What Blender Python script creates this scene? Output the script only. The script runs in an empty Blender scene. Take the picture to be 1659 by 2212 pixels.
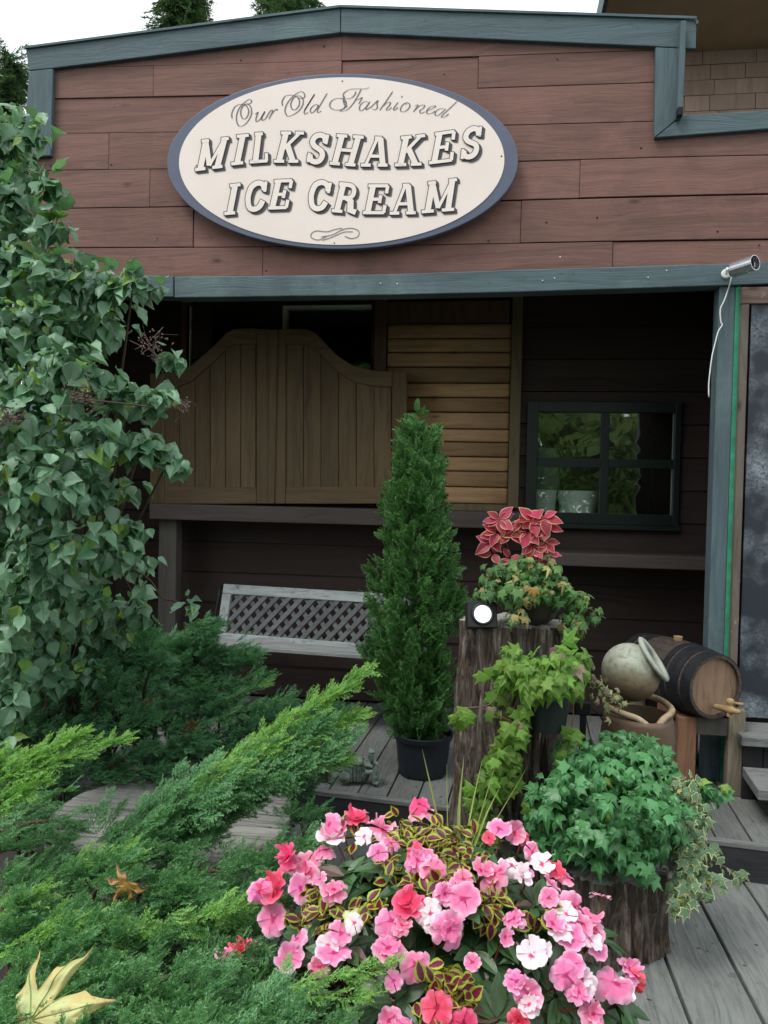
import bpy, math, random
import numpy as np
from mathutils import Vector, Matrix, noise
R = math.radians
rng = np.random.default_rng(7); random.seed(7)
sc = bpy.context.scene
COL = sc.collection

# ---------------------------------------------------------------- camera
FPX = 1720.0            # focal length in the 1659x2212 measuring grid
CAM = np.array([0.0, 0.0, 1.55])
yaw, pit, rol = R(7.98), R(-1.56), R(1.21)
fw = np.array([-math.sin(yaw)*math.cos(pit), math.cos(yaw)*math.cos(pit), math.sin(pit)])
rr = np.array([math.cos(yaw), math.sin(yaw), 0.0]); uu = np.cross(rr, fw)
c_, s_ = math.cos(rol), math.sin(rol)
rt, up = c_*rr+s_*uu, -s_*rr+c_*uu
cd = bpy.data.cameras.new('camera'); cam = bpy.data.objects.new('camera', cd); COL.objects.link(cam)
cam.matrix_world = Matrix(((rt[0], up[0], -fw[0], CAM[0]), (rt[1], up[1], -fw[1], CAM[1]), (rt[2], up[2], -fw[2], CAM[2]), (0, 0, 0, 1)))
cd.sensor_fit = 'VERTICAL'; cd.sensor_height = 36; cd.lens = FPX/2212*36
cd.clip_start = 0.05; cd.clip_end = 500
sc.camera = cam

# ---------------------------------------------------------------- world, sun, exposure
w = bpy.data.worlds.new('World'); sc.world = w; w.use_nodes = True
nt = w.node_tree; nt.nodes.clear()
SUN_EL, SUN_ROT = R(58), R(-30)
sky = nt.nodes.new('ShaderNodeTexSky'); sky.sky_type = 'NISHITA'; sky.sun_disc = False
sky.sun_elevation = SUN_EL; sky.sun_rotation = SUN_ROT; sky.air_density = 1; sky.dust_density = 3
bg1 = nt.nodes.new('ShaderNodeBackground'); bg1.inputs[1].default_value = 0.10
bg2 = nt.nodes.new('ShaderNodeBackground')
tc = nt.nodes.new('ShaderNodeTexCoord'); nz = nt.nodes.new('ShaderNodeTexNoise'); nz.inputs['Scale'].default_value = 2.2; nz.inputs['Detail'].default_value = 6
rp = nt.nodes.new('ShaderNodeValToRGB'); rp.color_ramp.elements[0].position = .3; rp.color_ramp.elements[0].color = (.80, .88, .93, 1)
rp.color_ramp.elements[1].position = .7; rp.color_ramp.elements[1].color = (1, 1, 1, 1)
bg2.inputs[1].default_value = 1.35
mixw = nt.nodes.new('ShaderNodeMixShader'); mixw.inputs[0].default_value = .85
ow = nt.nodes.new('ShaderNodeOutputWorld'); L = nt.links.new
L(sky.outputs[0], bg1.inputs[0]); L(tc.outputs['Generated'], nz.inputs['Vector']); L(nz.outputs[0], rp.inputs[0]); L(rp.outputs[0], bg2.inputs[0])
L(bg1.outputs[0], mixw.inputs[1]); L(bg2.outputs[0], mixw.inputs[2]); L(mixw.outputs[0], ow.inputs[0])
sd = bpy.data.lights.new('sun', 'SUN'); sd.energy = 1.5; sd.angle = R(18); sd.color = (1, .97, .92)
sun = bpy.data.objects.new('sun', sd); COL.objects.link(sun)
sdir = Vector((math.sin(-SUN_ROT)*-math.cos(SUN_EL), math.cos(SUN_ROT)*math.cos(SUN_EL)*-1, math.sin(SUN_EL)))
sdir = Vector((-0.35, -0.38, 0.86)).normalized()
sky.sun_elevation = math.asin(sdir.z); sky.sun_rotation = math.atan2(sdir.x, sdir.y)
sun.rotation_euler = sdir.to_track_quat('Z', 'Y').to_euler(); sun.location = (0, 0, 8)
sc.view_settings.view_transform = 'Standard'; sc.view_settings.look = 'None'
sc.view_settings.exposure = 0.45; sc.view_settings.gamma = 1
sc.cycles.max_bounces = 6; sc.cycles.transparent_max_bounces = 12
sc.cycles.diffuse_bounces = 3; sc.cycles.caustics_reflective = False; sc.cycles.caustics_refractive = False

# ---------------------------------------------------------------- geometry helpers
def ray(u, v):
    return fw + rt*((u-829.5)/FPX) + up*(-(v-1106)/FPX)
def P(u, v, Y):
    d = ray(u, v); return CAM + d*((Y-CAM[1])/d[1])
def PZ(u, v, z):
    d = ray(u, v); return CAM + d*((z-CAM[2])/d[2])
def nrm(a):
    a = np.asarray(a, float); return a/max(np.linalg.norm(a), 1e-9)

class MB:
    """collects faces; build() links them as one mesh object"""
    def __init__(s): s.v = []; s.f = []; s.e = []; s.n = 0
    def add(s, vs, fs, e=0.0):
        b = s.n; s.v.extend([tuple(map(float, p)) for p in vs]); s.f.extend([tuple(i+b for i in f) for f in fs])
        s.e.extend(list(e) if hasattr(e, '__len__') else [e]*len(vs)); s.n += len(vs); return s
    def box(s, a, b, e=0.0):
        x0, y0, z0 = a; x1, y1, z1 = b
        return s.add([(x0,y0,z0),(x1,y0,z0),(x1,y1,z0),(x0,y1,z0),(x0,y0,z1),(x1,y0,z1),(x1,y1,z1),(x0,y1,z1)],
              [(0,3,2,1),(4,5,6,7),(0,1,5,4),(1,2,6,5),(2,3,7,6),(3,0,4,7)], e)
    def obox(s, c, X, Y, Z, e=0.0):
        c, X, Y, Z = map(np.array, (c, X, Y, Z))
        vs = [c+i*X+j*Y+k*Z for k in (-1, 1) for i, j in ((-1,-1),(1,-1),(1,1),(-1,1))]
        return s.add(vs, [(0,3,2,1),(4,5,6,7),(0,1,5,4),(1,2,6,5),(2,3,7,6),(3,0,4,7)], e)
    def prism(s, front, off, e=0.0):
        n = len(front); front = [np.array(p) for p in front]; off = np.array(off)
        vs = front+[p+off for p in front]
        return s.add(vs, [tuple(range(n)), tuple(range(2*n-1, n-1, -1))]+[(i, n+i, n+(i+1) % n, (i+1) % n) for i in range(n)], e)
    def tube(s, pts, rad, n=8, e=0.0, cap=True):
        pts = [np.array(p, float) for p in pts]; m = len(pts)
        rad = rad if hasattr(rad, '__len__') else [rad]*m
        vs = []; t0 = nrm(pts[1]-pts[0]); a = nrm(np.cross(t0, (0.13, .27, .95) if abs(t0[2]) < .9 else (1, 0, 0)))
        for i, p in enumerate(pts):
            t = nrm(pts[min(i+1, m-1)]-pts[max(i-1, 0)]); a = nrm(a-t*(a@t)); b = np.cross(t, a)
            for k in range(n):
                q = 2*math.pi*k/n; vs.append(p+rad[i]*(math.cos(q)*a+math.sin(q)*b))
        fs = [(i*n+k, i*n+(k+1) % n, (i+1)*n+(k+1) % n, (i+1)*n+k) for i in range(m-1) for k in range(n)]
        if cap: fs += [tuple(range(n-1, -1, -1)), tuple(range((m-1)*n, m*n))]
        return s.add(vs, fs, e)
    def lathe(s, c, prof, n=32, axis=(0, 0, 1), e=0.0, fn=None):
        c = np.array(c, float); z = nrm(axis); x = nrm(np.cross(z, (0, 1, 0) if abs(z[1]) < .9 else (1, 0, 0))); y = np.cross(z, x)
        vs = []
        for (r, h) in prof:
            for k in range(n):
                q = 2*math.pi*k/n; q_r = r*(fn(q, h) if fn else 1)
                vs.append(c+z*h+q_r*(math.cos(q)*x+math.sin(q)*y))
        m = len(prof)
        fs = [(i*n+k, i*n+(k+1) % n, (i+1)*n+(k+1) % n, (i+1)*n+k) for i in range(m-1) for k in range(n)]
        return s.add(vs, fs, e)
    def ball(s, c, r, n=14, e=0.0, X=(1,0,0), Z=(0,0,1)):
        r = np.array(r if hasattr(r, '__len__') else (r, r, r)); Z = nrm(Z); X = nrm(np.array(X)-Z*(np.array(X)@Z)); Y = np.cross(Z, X)
        vs = []; m = n//2+1
        for i in range(m):
            t = math.pi*(i+.02)/(m-1+.04)
            for k in range(n):
                q = 2*math.pi*k/n; d = np.array((math.sin(t)*math.cos(q), math.sin(t)*math.sin(q), math.cos(t)))*r
                vs.append(np.array(c)+d[0]*X+d[1]*Y+d[2]*Z)
        fs = [(i*n+k, (i+1)*n+k, (i+1)*n+(k+1) % n, i*n+(k+1) % n) for i in range(m-1) for k in range(n)]
        fs += [tuple(range(n)), tuple(range(m*n-1, (m-1)*n-1, -1))]
        return s.add(vs, fs, e)
    def scat(s, tpl, mats):
        """tpl=(verts Nx3, faces, e); mats = list of (origin, X, Y, Z, scale)"""
        tv, tf, te = tpl; tv = np.asarray(tv); 
        if not len(mats): return s
        O = np.array([m[0] for m in mats]); A = np.array([[m[1], m[2], m[3]] for m in mats]); S = np.array([m[4] for m in mats])
        W = np.einsum('vk,mkj->mvj', tv, A)*S[:, None, None]+O[:, None, :]
        b = s.n; nv = len(tv); s.v.extend(map(tuple, W.reshape(-1, 3).tolist()))
        for i in range(len(mats)):
            o = b+i*nv; s.f.extend([tuple(k+o for k in f) for f in tf])
        s.e.extend(list(te)*len(mats)); s.n += nv*len(mats); return s
    def build(s, name, mat, parent=None, smooth=False, bevel=0):
        me = bpy.data.meshes.new(name)
        V = np.array(s.v, float)
        if parent is not None: V = V-np.array(parent.matrix_world.translation if parent.parent is None else parent.matrix_world.translation)
        me.vertices.add(len(V)); me.vertices.foreach_set('co', V.astype(np.float32).ravel())
        cnt = np.array([len(f) for f in s.f], np.int32); me.loops.add(int(cnt.sum())); me.polygons.add(len(cnt))
        me.loops.foreach_set('vertex_index', np.fromiter((i for f in s.f for i in f), np.int32))
        st = np.concatenate(([0], np.cumsum(cnt)[:-1])).astype(np.int32)
        me.polygons.foreach_set('loop_start', st)
        me.polygons.foreach_set('use_smooth', np.full(len(cnt), smooth))
        me.update(calc_edges=True); me.validate()
        at = me.attributes.new('e', 'FLOAT', 'POINT'); 
        if len(at.data) == len(s.e): at.data.foreach_set('value', np.array(s.e, np.float32))
        o = bpy.data.objects.new(name, me); COL.objects.link(o)
        if mat: me.materials.append(mat)
        if parent is not None:
            o.parent = parent
        if bevel:
            m = o.modifiers.new('bevel', 'BEVEL'); m.width = bevel; m.segments = 2; m.limit_method = 'ANGLE'; m.angle_limit = R(40)
        return o

def thing(name, label, cat, loc=(0, 0, 0), group=None):
    o = bpy.data.objects.new(name, None); COL.objects.link(o); o.location = tuple(map(float, loc)); o.empty_display_size = .1
    o.matrix_world = Matrix.Translation(o.location)
    o['label'] = label; o['category'] = cat
    if group: o['group'] = group
    return o
def tag(o, label, cat, group=None):
    o['label'] = label; o['category'] = cat
    if group: o['group'] = group
    return o
def structure(o): o['kind'] = 'structure'; return o
def child(parent_obj, mb, name, mat, **k):
    """sub-part of a part: the part sits at its thing's origin"""
    top = parent_obj.parent
    o = mb.build(name, mat, top, **k); o.parent = parent_obj; return o

def crom(pts, n=8):
    pts = [np.array(p, float) for p in pts]
    q = [2*pts[0]-pts[1]]+pts+[2*pts[-1]-pts[-2]]; out = []
    for i in range(1, len(q)-2):
        for k in range(n):
            t = k/n; a, b, c, d = q[i-1:i+3]
            out.append(.5*((2*b)+(-a+c)*t+(2*a-5*b+4*c-d)*t*t+(-a+3*b-3*c+d)*t**3))
    out.append(pts[-1]); return out

# ---------------------------------------------------------------- materials
def mat(name):
    m = bpy.data.materials.new(name); m.use_nodes = True; t = m.node_tree
    return m, t, t.nodes['Principled BSDF']
def nd(t, k, **kw):
    n = t.nodes.new(k)
    for a, b in kw.items():
        if a in n.inputs: n.inputs[a].default_value = b
        else: setattr(n, a, b)
    return n
def mixc(t, f, a, b, bt='MIX'):
    n = t.nodes.new('ShaderNodeMix'); n.data_type = 'RGBA'; n.blend_type = bt; n.clamp_factor = True
    for i, x in ((0, f), (6, a), (7, b)):
        if hasattr(x, 'is_output'): t.links.new(x, n.inputs[i])
        else: n.inputs[i].default_value = x if i == 0 or len(x) == 4 else (*x, 1)
    return n.outputs[2]
def math_(t, op, a, b=0.0, clamp=False):
    n = t.nodes.new('ShaderNodeMath'); n.operation = op; n.use_clamp = clamp
    for i, x in ((0, a), (1, b)):
        if hasattr(x, 'is_output'): t.links.new(x, n.inputs[i])
        else: n.inputs[i].default_value = x
    return n.outputs[0]
def ramp(t, f, stops):
    n = t.nodes.new('ShaderNodeValToRGB'); cr = n.color_ramp
    while len(cr.elements) < len(stops): cr.elements.new(.5)
    for el, (p, c) in zip(cr.elements, stops): el.position = p; el.color = (*c, 1) if len(c) == 3 else c
    t.links.new(f, n.inputs[0]); return n.outputs[0]
def island(t, amount=1.0):
    g = t.nodes.new('ShaderNodeNewGeometry'); return g.outputs['Random Per Island']
def sc3(c, k): return tuple(x*k for x in c)

def wood(name, base, dark, axis=0, rough=.75, fine=1.0, var=.35, knots=True, bump=.25, stain=None, spec=.25, grain=1.0, spots=None):
    m, t, p = mat(name)
    co = t.nodes.new('ShaderNodeTexCoord'); isl = island(t)
    off = nd(t, 'ShaderNodeCombineXYZ')
    t.links.new(math_(t, 'MULTIPLY', isl, 37.0), off.inputs[axis]); t.links.new(math_(t, 'MULTIPLY', isl, 11.0), off.inputs[(axis+1) % 3])
    va = nd(t, 'ShaderNodeVectorMath', operation='ADD'); t.links.new(co.outputs['Object'], va.inputs[0]); t.links.new(off.outputs[0], va.inputs[1])
    # warp so that the grain wanders
    wn = nd(t, 'ShaderNodeTexNoise', Scale=1.7, Detail=2.0); t.links.new(va.outputs[0], wn.inputs['Vector'])
    ws = nd(t, 'ShaderNodeVectorMath', operation='SCALE'); ws.inputs['Scale'].default_value = .10; t.links.new(wn.outputs['Color'], ws.inputs[0])
    vb = nd(t, 'ShaderNodeVectorMath', operation='ADD'); t.links.new(va.outputs[0], vb.inputs[0]); t.links.new(ws.outputs[0], vb.inputs[1])
    def mp(scl):
        q = nd(t, 'ShaderNodeMapping'); q.inputs['Scale'].default_value = tuple(scl[0] if i == axis else scl[1] for i in range(3))
        t.links.new(vb.outputs[0], q.inputs['Vector']); return q.outputs[0]
    n1 = nd(t, 'ShaderNodeTexNoise', Scale=1.0, Detail=7.0, Roughness=.65, Distortion=1.2*grain); t.links.new(mp((1.3*fine, 22*fine)), n1.inputs['Vector'])
    n2 = nd(t, 'ShaderNodeTexNoise', Scale=1.0, Detail=5.0, Roughness=.6); t.links.new(mp((6*fine, 130*fine)), n2.inputs['Vector'])
    n3 = nd(t, 'ShaderNodeTexNoise', Scale=2.3, Detail=5.0, Roughness=.6); t.links.new(va.outputs[0], n3.inputs['Vector'])
    g = ramp(t, n1.outputs[0], [(.3, dark), (.52, base), (.75, sc3(base, 1.18))])
    g = mixc(t, math_(t, 'MULTIPLY', n2.outputs[0], .45), g, sc3(dark, .8))
    g = mixc(t, ramp(t, n3.outputs[0], [(.35, (0, 0, 0)), (.7, (.55, .55, .55))]), g, sc3(base, .62), 'MIX')
    if stain:
        n4 = nd(t, 'ShaderNodeTexNoise', Scale=1.1, Detail=6.0, Roughness=.7); t.links.new(co.outputs['Object'], n4.inputs['Vector'])
        g = mixc(t, ramp(t, n4.outputs[0], [(.52, (0, 0, 0)), (.66, (.8, .8, .8))]), g, stain)
    if knots:
        vo = nd(t, 'ShaderNodeTexVoronoi', Scale=1.0); t.links.new(mp((2.6, 6.5)), vo.inputs['Vector'])
        g = mixc(t, ramp(t, vo.outputs['Distance'], [(.035, (.85, .85, .85)), (.10, (0, 0, 0))]), g, sc3(dark, .45))
        # rings round the knots
        wv = math_(t, 'SINE', math_(t, 'MULTIPLY', vo.outputs['Distance'], 75.0)); msk = math_(t, 'SUBTRACT', .34, vo.outputs['Distance'], True)
        g = mixc(t, math_(t, 'MULTIPLY', math_(t, 'MULTIPLY', wv, msk), .9, True), g, sc3(dark, .7))
    if spots:
        vs_ = nd(t, 'ShaderNodeTexNoise', Scale=spots[1], Detail=4.0, Roughness=.8); t.links.new(co.outputs['Object'], vs_.inputs['Vector'])
        g = mixc(t, ramp(t, vs_.outputs[0], [(.60, (0, 0, 0)), (.70, (.8, .8, .8))]), g, spots[0])
    hs = nd(t, 'ShaderNodeHueSaturation'); t.links.new(g, hs.inputs['Color'])
    t.links.new(math_(t, 'ADD', math_(t, 'MULTIPLY', isl, var), 1-var*.5), hs.inputs['Value'])
    t.links.new(hs.outputs[0], p.inputs['Base Color']); p.inputs['Roughness'].default_value = rough; p.inputs['Specular IOR Level'].default_value = spec
    bp = nd(t, 'ShaderNodeBump'); bp.inputs['Strength'].default_value = bump; bp.inputs['Distance'].default_value = .01
    hsum = math_(t, 'ADD', n1.outputs[0], math_(t, 'MULTIPLY', n2.outputs[0], .6)); t.links.new(hsum, bp.inputs['Height']); t.links.new(bp.outputs[0], p.inputs['Normal'])
    return m

def plain(name, col, rough=.5, metal=0, var=.15, nscale=9, bump=.1, spec=.4, col2=None, streak=None):
    m, t, p = mat(name)
    co = t.nodes.new('ShaderNodeTexCoord'); n = nd(t, 'ShaderNodeTexNoise', Scale=nscale, Detail=6.0, Roughness=.65)
    if streak:
        q = nd(t, 'ShaderNodeMapping'); q.inputs['Scale'].default_value = streak; t.links.new(co.outputs['Object'], q.inputs[0]); t.links.new(q.outputs[0], n.inputs['Vector'])
    else: t.links.new(co.outputs['Object'], n.inputs['Vector'])
    c2 = col2 or sc3(col, 1-var*2)
    t.links.new(ramp(t, n.outputs[0], [(.3, c2), (.7, col)]), p.inputs['Base Color'])
    p.inputs['Roughness'].default_value = rough; p.inputs['Metallic'].default_value = metal; p.inputs['Specular IOR Level'].default_value = spec
    if bump:
        bp = nd(t, 'ShaderNodeBump'); bp.inputs['Strength'].default_value = bump; bp.inputs['Distance'].default_value = .01
        t.links.new(n.outputs[0], bp.inputs['Height']); t.links.new(bp.outputs[0], p.inputs['Normal'])
    return m

def leafmat(name, a, b, edge=None, edge_at=.6, trans=.35, rough=.45, odd=None, oddp=.06, spec=.5, tip=None):
    m, t, p = mat(name); isl = island(t)
    c = mixc(t, isl, a, b)
    if odd:
        wn = nd(t, 'ShaderNodeTexWhiteNoise', noise_dimensions='1D'); t.links.new(math_(t, 'MULTIPLY', isl, 913.7), wn.inputs['W'])
        c = mixc(t, math_(t, 'LESS_THAN', wn.outputs['Value'], oddp), c, odd)
    at = nd(t, 'ShaderNodeAttribute', attribute_name='e')
    if edge: c = mixc(t, math_(t, 'GREATER_THAN', at.outputs['Fac'], edge_at), c, edge)
    if tip: c = mixc(t, math_(t, 'POWER', at.outputs['Fac'], 2.0), c, tip)
    co = t.nodes.new('ShaderNodeTexCoord'); n = nd(t, 'ShaderNodeTexNoise', Scale=60.0, Detail=3.0); t.links.new(co.outputs['Object'], n.inputs['Vector'])
    c = mixc(t, math_(t, 'MULTIPLY', n.outputs[0], .35), c, sc3(a, .5))
    wv_ = nd(t, 'ShaderNodeTexWhiteNoise', noise_dimensions='1D'); t.links.new(math_(t, 'MULTIPLY', isl, 517.3), wv_.inputs['W'])
    hv = nd(t, 'ShaderNodeHueSaturation'); t.links.new(c, hv.inputs['Color']); t.links.new(math_(t, 'ADD', .72, math_(t, 'MULTIPLY', wv_.outputs['Value'], .5)), hv.inputs['Value']); t.links.new(math_(t, 'ADD', .485, math_(t, 'MULTIPLY', isl, .03)), hv.inputs['Hue']); c = hv.outputs[0]
    t.links.new(c, p.inputs['Base Color']); p.inputs['Roughness'].default_value = rough; p.inputs['Specular IOR Level'].default_value = spec
    if trans:
        tr = t.nodes.new('ShaderNodeBsdfTranslucent'); br = mixc(t, 1.0, c, (1.3, 1.5, .7), 'MULTIPLY'); t.links.new(br, tr.inputs[0])
        mx = t.nodes.new('ShaderNodeMixShader'); mx.inputs[0].default_value = trans
        t.links.new(p.outputs[0], mx.inputs[1]); t.links.new(tr.outputs[0], mx.inputs[2]); t.links.new(mx.outputs[0], t.nodes['Material Output'].inputs[0])
    return m

M = {}
M['siding'] = wood('mauve_stained_boards', (.222, .122, .100), (.115, .068, .058), 0, .72, .8, .20, True, .30, stain=(.25, .125, .11))
M['trim'] = wood('teal_painted_trim', (.100, .150, .165), (.055, .090, .105), 0, .65, 1.0, .10, False, .35, spec=.3, stain=(.13, .19, .20), spots=((.06, .085, .09), 16))
M['trimz'] = wood('teal_painted_post', (.100, .150, .165), (.055, .090, .105), 2, .65, 1.0, .10, False, .35, spec=.3, stain=(.13, .19, .20), spots=((.06, .085, .09), 16))
M['green_paint'] = plain('bright_green_paint', (.05, .36, .20), .6, 0, .25, 14)
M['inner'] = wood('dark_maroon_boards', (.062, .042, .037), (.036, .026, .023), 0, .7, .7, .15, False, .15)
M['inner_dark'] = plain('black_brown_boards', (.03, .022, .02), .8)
M['door'] = wood('weathered_door_wood', (.175, .122, .067), (.085, .060, .036), 2, .7, 1.0, .22, False, .2)
M['door_rail'] = wood('weathered_door_rail', (.18, .126, .069), (.085, .060, .037), 0, .7, 1.0, .1, False, .2)
M['ledge'] = wood('grey_counter_timber', (.10, .080, .075), (.05, .042, .04), 0, .75, 1.0, .1, False, .25)
M['ledgez'] = wood('grey_post_timber', (.12, .11, .10), (.06, .055, .05), 2, .75, 1.0, .1, False, .25)
M['greywood'] = wood('silver_grey_wood', (.42, .46, .47), (.16, .175, .18), 0, .8, 1.6, .12, False, .35, spots=((.06, .07, .07), 9))
M['greywoodz'] = wood('silver_grey_wood_upright', (.42, .46, .47), (.16, .175, .18), 2, .8, 1.6, .12, False, .35, spots=((.06, .07, .07), 9))
M['lattice'] = wood('grey_lattice_slats', (.15, .158, .165), (.075, .078, .082), 0, .8, 2, .3, False, .3)
M['deck'] = wood('weathered_deck_boards', (.235, .250, .240), (.105, .115, .112), 1, .85, 2.2, .22, False, .7, spots=((.09, .10, .095), 7))
M['deckx'] = wood('weathered_deck_edge', (.22, .23, .225), (.09, .095, .095), 0, .8, 2.2, .15, False, .4)
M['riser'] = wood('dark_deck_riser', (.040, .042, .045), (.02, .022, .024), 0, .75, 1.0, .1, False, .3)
M['tan'] = wood('honey_log_slats', (.42, .235, .10), (.22, .11, .045), 0, .6, 1.0, .25, True, .2)
M['brownframe'] = wood('brown_frame_timber', (.15, .085, .05), (.08, .045, .028), 2, .7, 1, .1, False, .2)
M['oliveframe'] = wood('olive_frame_timber', (.19, .15, .08), (.10, .08, .045), 2, .7, 1, .1, True, .2)
M['winframe'] = plain('dark_green_window_paint', (.008, .018, .017), .45, 0, .1, 12, .05)
M['white'] = plain('white_paint', (.80, .84, .82), .5, 0, .1, 10, .05)
M['black'] = plain('black_plastic', (.012, .013, .015), .45, 0, .2, 20, .05)
M['navypot'] = plain('navy_black_nursery_pot', (.014, .019, .028), .5, 0, .2, 12, .06)
M['greenpot'] = plain('dark_green_pot', (.012, .022, .020), .5, 0, .2, 12, .06)
M['steel'] = plain('silver_metal', (.65, .68, .72), .25, .9, .08, 20, .02)
M['iron'] = plain('dark_iron', (.02, .022, .025), .5, .6, .2, 20, .1)
M['bark'] = None
M['slats_dark'] = plain('dark_slat_panel', (.015, .016, .017), .8)
M['framewood'] = wood('worn_chalkboard_frame', (.17, .145, .12), (.08, .068, .058), 2, .8, 1.4, .1, True, .4, spots=((.33, .33, .31), 12))
M['framewoodx'] = wood('worn_chalkboard_frame_top', (.19, .13, .11), (.10, .07, .06), 0, .8, 1.4, .1, True, .4, spots=((.33, .33, .31), 12))
M['standwood'] = wood('barrel_stand_wood', (.27, .24, .17), (.10, .08, .055), 2, .75, 1.6, .25, True, .3, spots=((.10, .09, .06), 7))
M['tablewood'] = wood('weathered_grey_round_top', (.42, .41, .385), (.07, .068, .062), 0, .85, 2.0, .15, False, 1.0, spots=((.10, .10, .09), 10))
M['signface'] = plain('cream_sign_paint', (.84, .74, .68), .5, 0, .03, 3, 0)
M['signedge'] = plain('slate_blue_sign_border', (.105, .125, .185), .5, 0, .08, 4, .02)
M['lettering'] = plain('dark_grey_lettering', (.055, .052, .060), .6, 0, .1, 10, 0)
M['lettershade'] = plain('grey_letter_shadow', (.085, .082, .092), .6, 0, .1, 10, 0)
M['scriptgrey'] = plain('grey_script_paint', (.17, .16, .17), .6, 0, .1, 10, 0)
M['creamletter'] = plain('cream_letter_fill', (.85, .76, .70), .5, 0, .03, 3, 0)
M['shingle'] = wood('mauve_shingles', (.46, .34, .28), (.34, .24, .20), 2, .75, 1, .12, False, .15)
M['soffit'] = plain('brown_soffit', (.48, .40, .27), .8, 0, .12, 2.5, .05)
M['soil'] = plain('dark_soil', (.035, .026, .02), .95, 0, .4, 30, .6)
M['ground'] = plain('forest_floor', (.05, .045, .028), .95, 0, .4, 6, .6, col2=(.02, .022, .012))
M['stone'] = plain('mossy_grey_stone', (.23, .30, .25), .75, 0, .3, 40, .6, col2=(.075, .10, .085))
M['stonebase'] = plain('mossy_stone_base', (.22, .22, .15), .8, 0, .3, 30, .7, col2=(.08, .085, .06))
M['twig'] = plain('brown_twig', (.10, .065, .045), .8, 0, .3, 30, .2)
M['redstem'] = plain('red_stem', (.22, .035, .02), .5, 0, .3, 30, .05)
M['palestem'] = plain('pale_vine_stem', (.22, .12, .07), .6, 0, .3, 30, .05)
M['drytwig'] = plain('dry_flower_head', (.16, .105, .09), .8, 0, .3, 30, .2)

def barkmat():
    m, t, p = mat('rough_bark'); co = t.nodes.new('ShaderNodeTexCoord')
    q = nd(t, 'ShaderNodeMapping'); q.inputs['Scale'].default_value = (42, 42, 9); t.links.new(co.outputs['Object'], q.inputs[0])
    n = nd(t, 'ShaderNodeTexNoise', Scale=1.0, Detail=8.0, Roughness=.7, Distortion=1.0); t.links.new(q.outputs[0], n.inputs['Vector'])
    n2 = nd(t, 'ShaderNodeTexNoise', Scale=7.0, Detail=5.0, Roughness=.6); t.links.new(co.outputs['Object'], n2.inputs['Vector'])
    c = ramp(t, n.outputs[0], [(.34, (.020, .016, .014)), (.46, (.080, .064, .052)), (.56, (.16, .135, .115)), (.70, (.33, .29, .25))])
    c = mixc(t, ramp(t, n2.outputs[0], [(.54, (0, 0, 0)), (.68, (.5, .5, .5))]), c, mixc(t, n.outputs[0], (.04, .024, .016), (.17, .095, .055)))
    at = nd(t, 'ShaderNodeAttribute', attribute_name='e'); c = mixc(t, at.outputs['Fac'], c, (.012, .009, .008))
    t.links.new(c, p.inputs['Base Color']); p.inputs['Roughness'].default_value = .9; p.inputs['Specular IOR Level'].default_value = .15
    bp = nd(t, 'ShaderNodeBump'); bp.inputs['Strength'].default_value = .8; bp.inputs['Distance'].default_value = .012; t.links.new(n.outputs[0], bp.inputs['Height']); t.links.new(bp.outputs[0], p.inputs['Normal'])
    return m
M['bark'] = barkmat()

def glassmat():
    m, t, p = mat('old_window_glass'); t.nodes.remove(p)
    tr = t.nodes.new('ShaderNodeBsdfTransparent'); tr.inputs[0].default_value = (.82, .9, .86, 1)
    gl = t.nodes.new('ShaderNodeBsdfGlossy'); gl.inputs['Roughness'].default_value = .015
    co = t.nodes.new('ShaderNodeTexCoord'); n = nd(t, 'ShaderNodeTexNoise', Scale=6.0, Detail=1.0, Distortion=1.5); t.links.new(co.outputs['Object'], n.inputs['Vector'])
    bp = nd(t, 'ShaderNodeBump'); bp.inputs['Strength'].default_value = .07; bp.inputs['Distance'].default_value = .02; t.links.new(n.outputs[0], bp.inputs['Height']); t.links.new(bp.outputs[0], gl.inputs['Normal'])
    mx = t.nodes.new('ShaderNodeMixShader'); mx.inputs[0].default_value = .22
    t.links.new(tr.outputs[0], mx.inputs[1]); t.links.new(gl.outputs[0], mx.inputs[2]); t.links.new(mx.outputs[0], t.nodes['Material Output'].inputs[0])
    return m
M['glass'] = glassmat()

def chalkmat():
    m, t, p = mat('smudged_chalkboard'); co = t.nodes.new('ShaderNodeTexCoord')
    n = nd(t, 'ShaderNodeTexNoise', Scale=3.2, Detail=3.0); t.links.new(co.outputs['Object'], n.inputs['Vector'])
    n2 = nd(t, 'ShaderNodeTexNoise', Scale=60.0, Detail=10.0, Roughness=.9, Distortion=.6); t.links.new(co.outputs['Object'], n2.inputs['Vector'])
    a = ramp(t, n.outputs[0], [(.46, (0, 0, 0)), (.66, (1, 1, 1))]); b = ramp(t, n2.outputs[0], [(.42, (0, 0, 0)), (.62, (1, 1, 1))])
    k = mixc(t, 1.0, a, b, 'MULTIPLY'); base = mixc(t, n.outputs[0], (.008, .012, .020), (.024, .033, .050))
    t.links.new(mixc(t, k, base, (.38, .45, .50)), p.inputs['Base Color']); p.inputs['Roughness'].default_value = .6
    return m
M['chalk'] = chalkmat()

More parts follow.
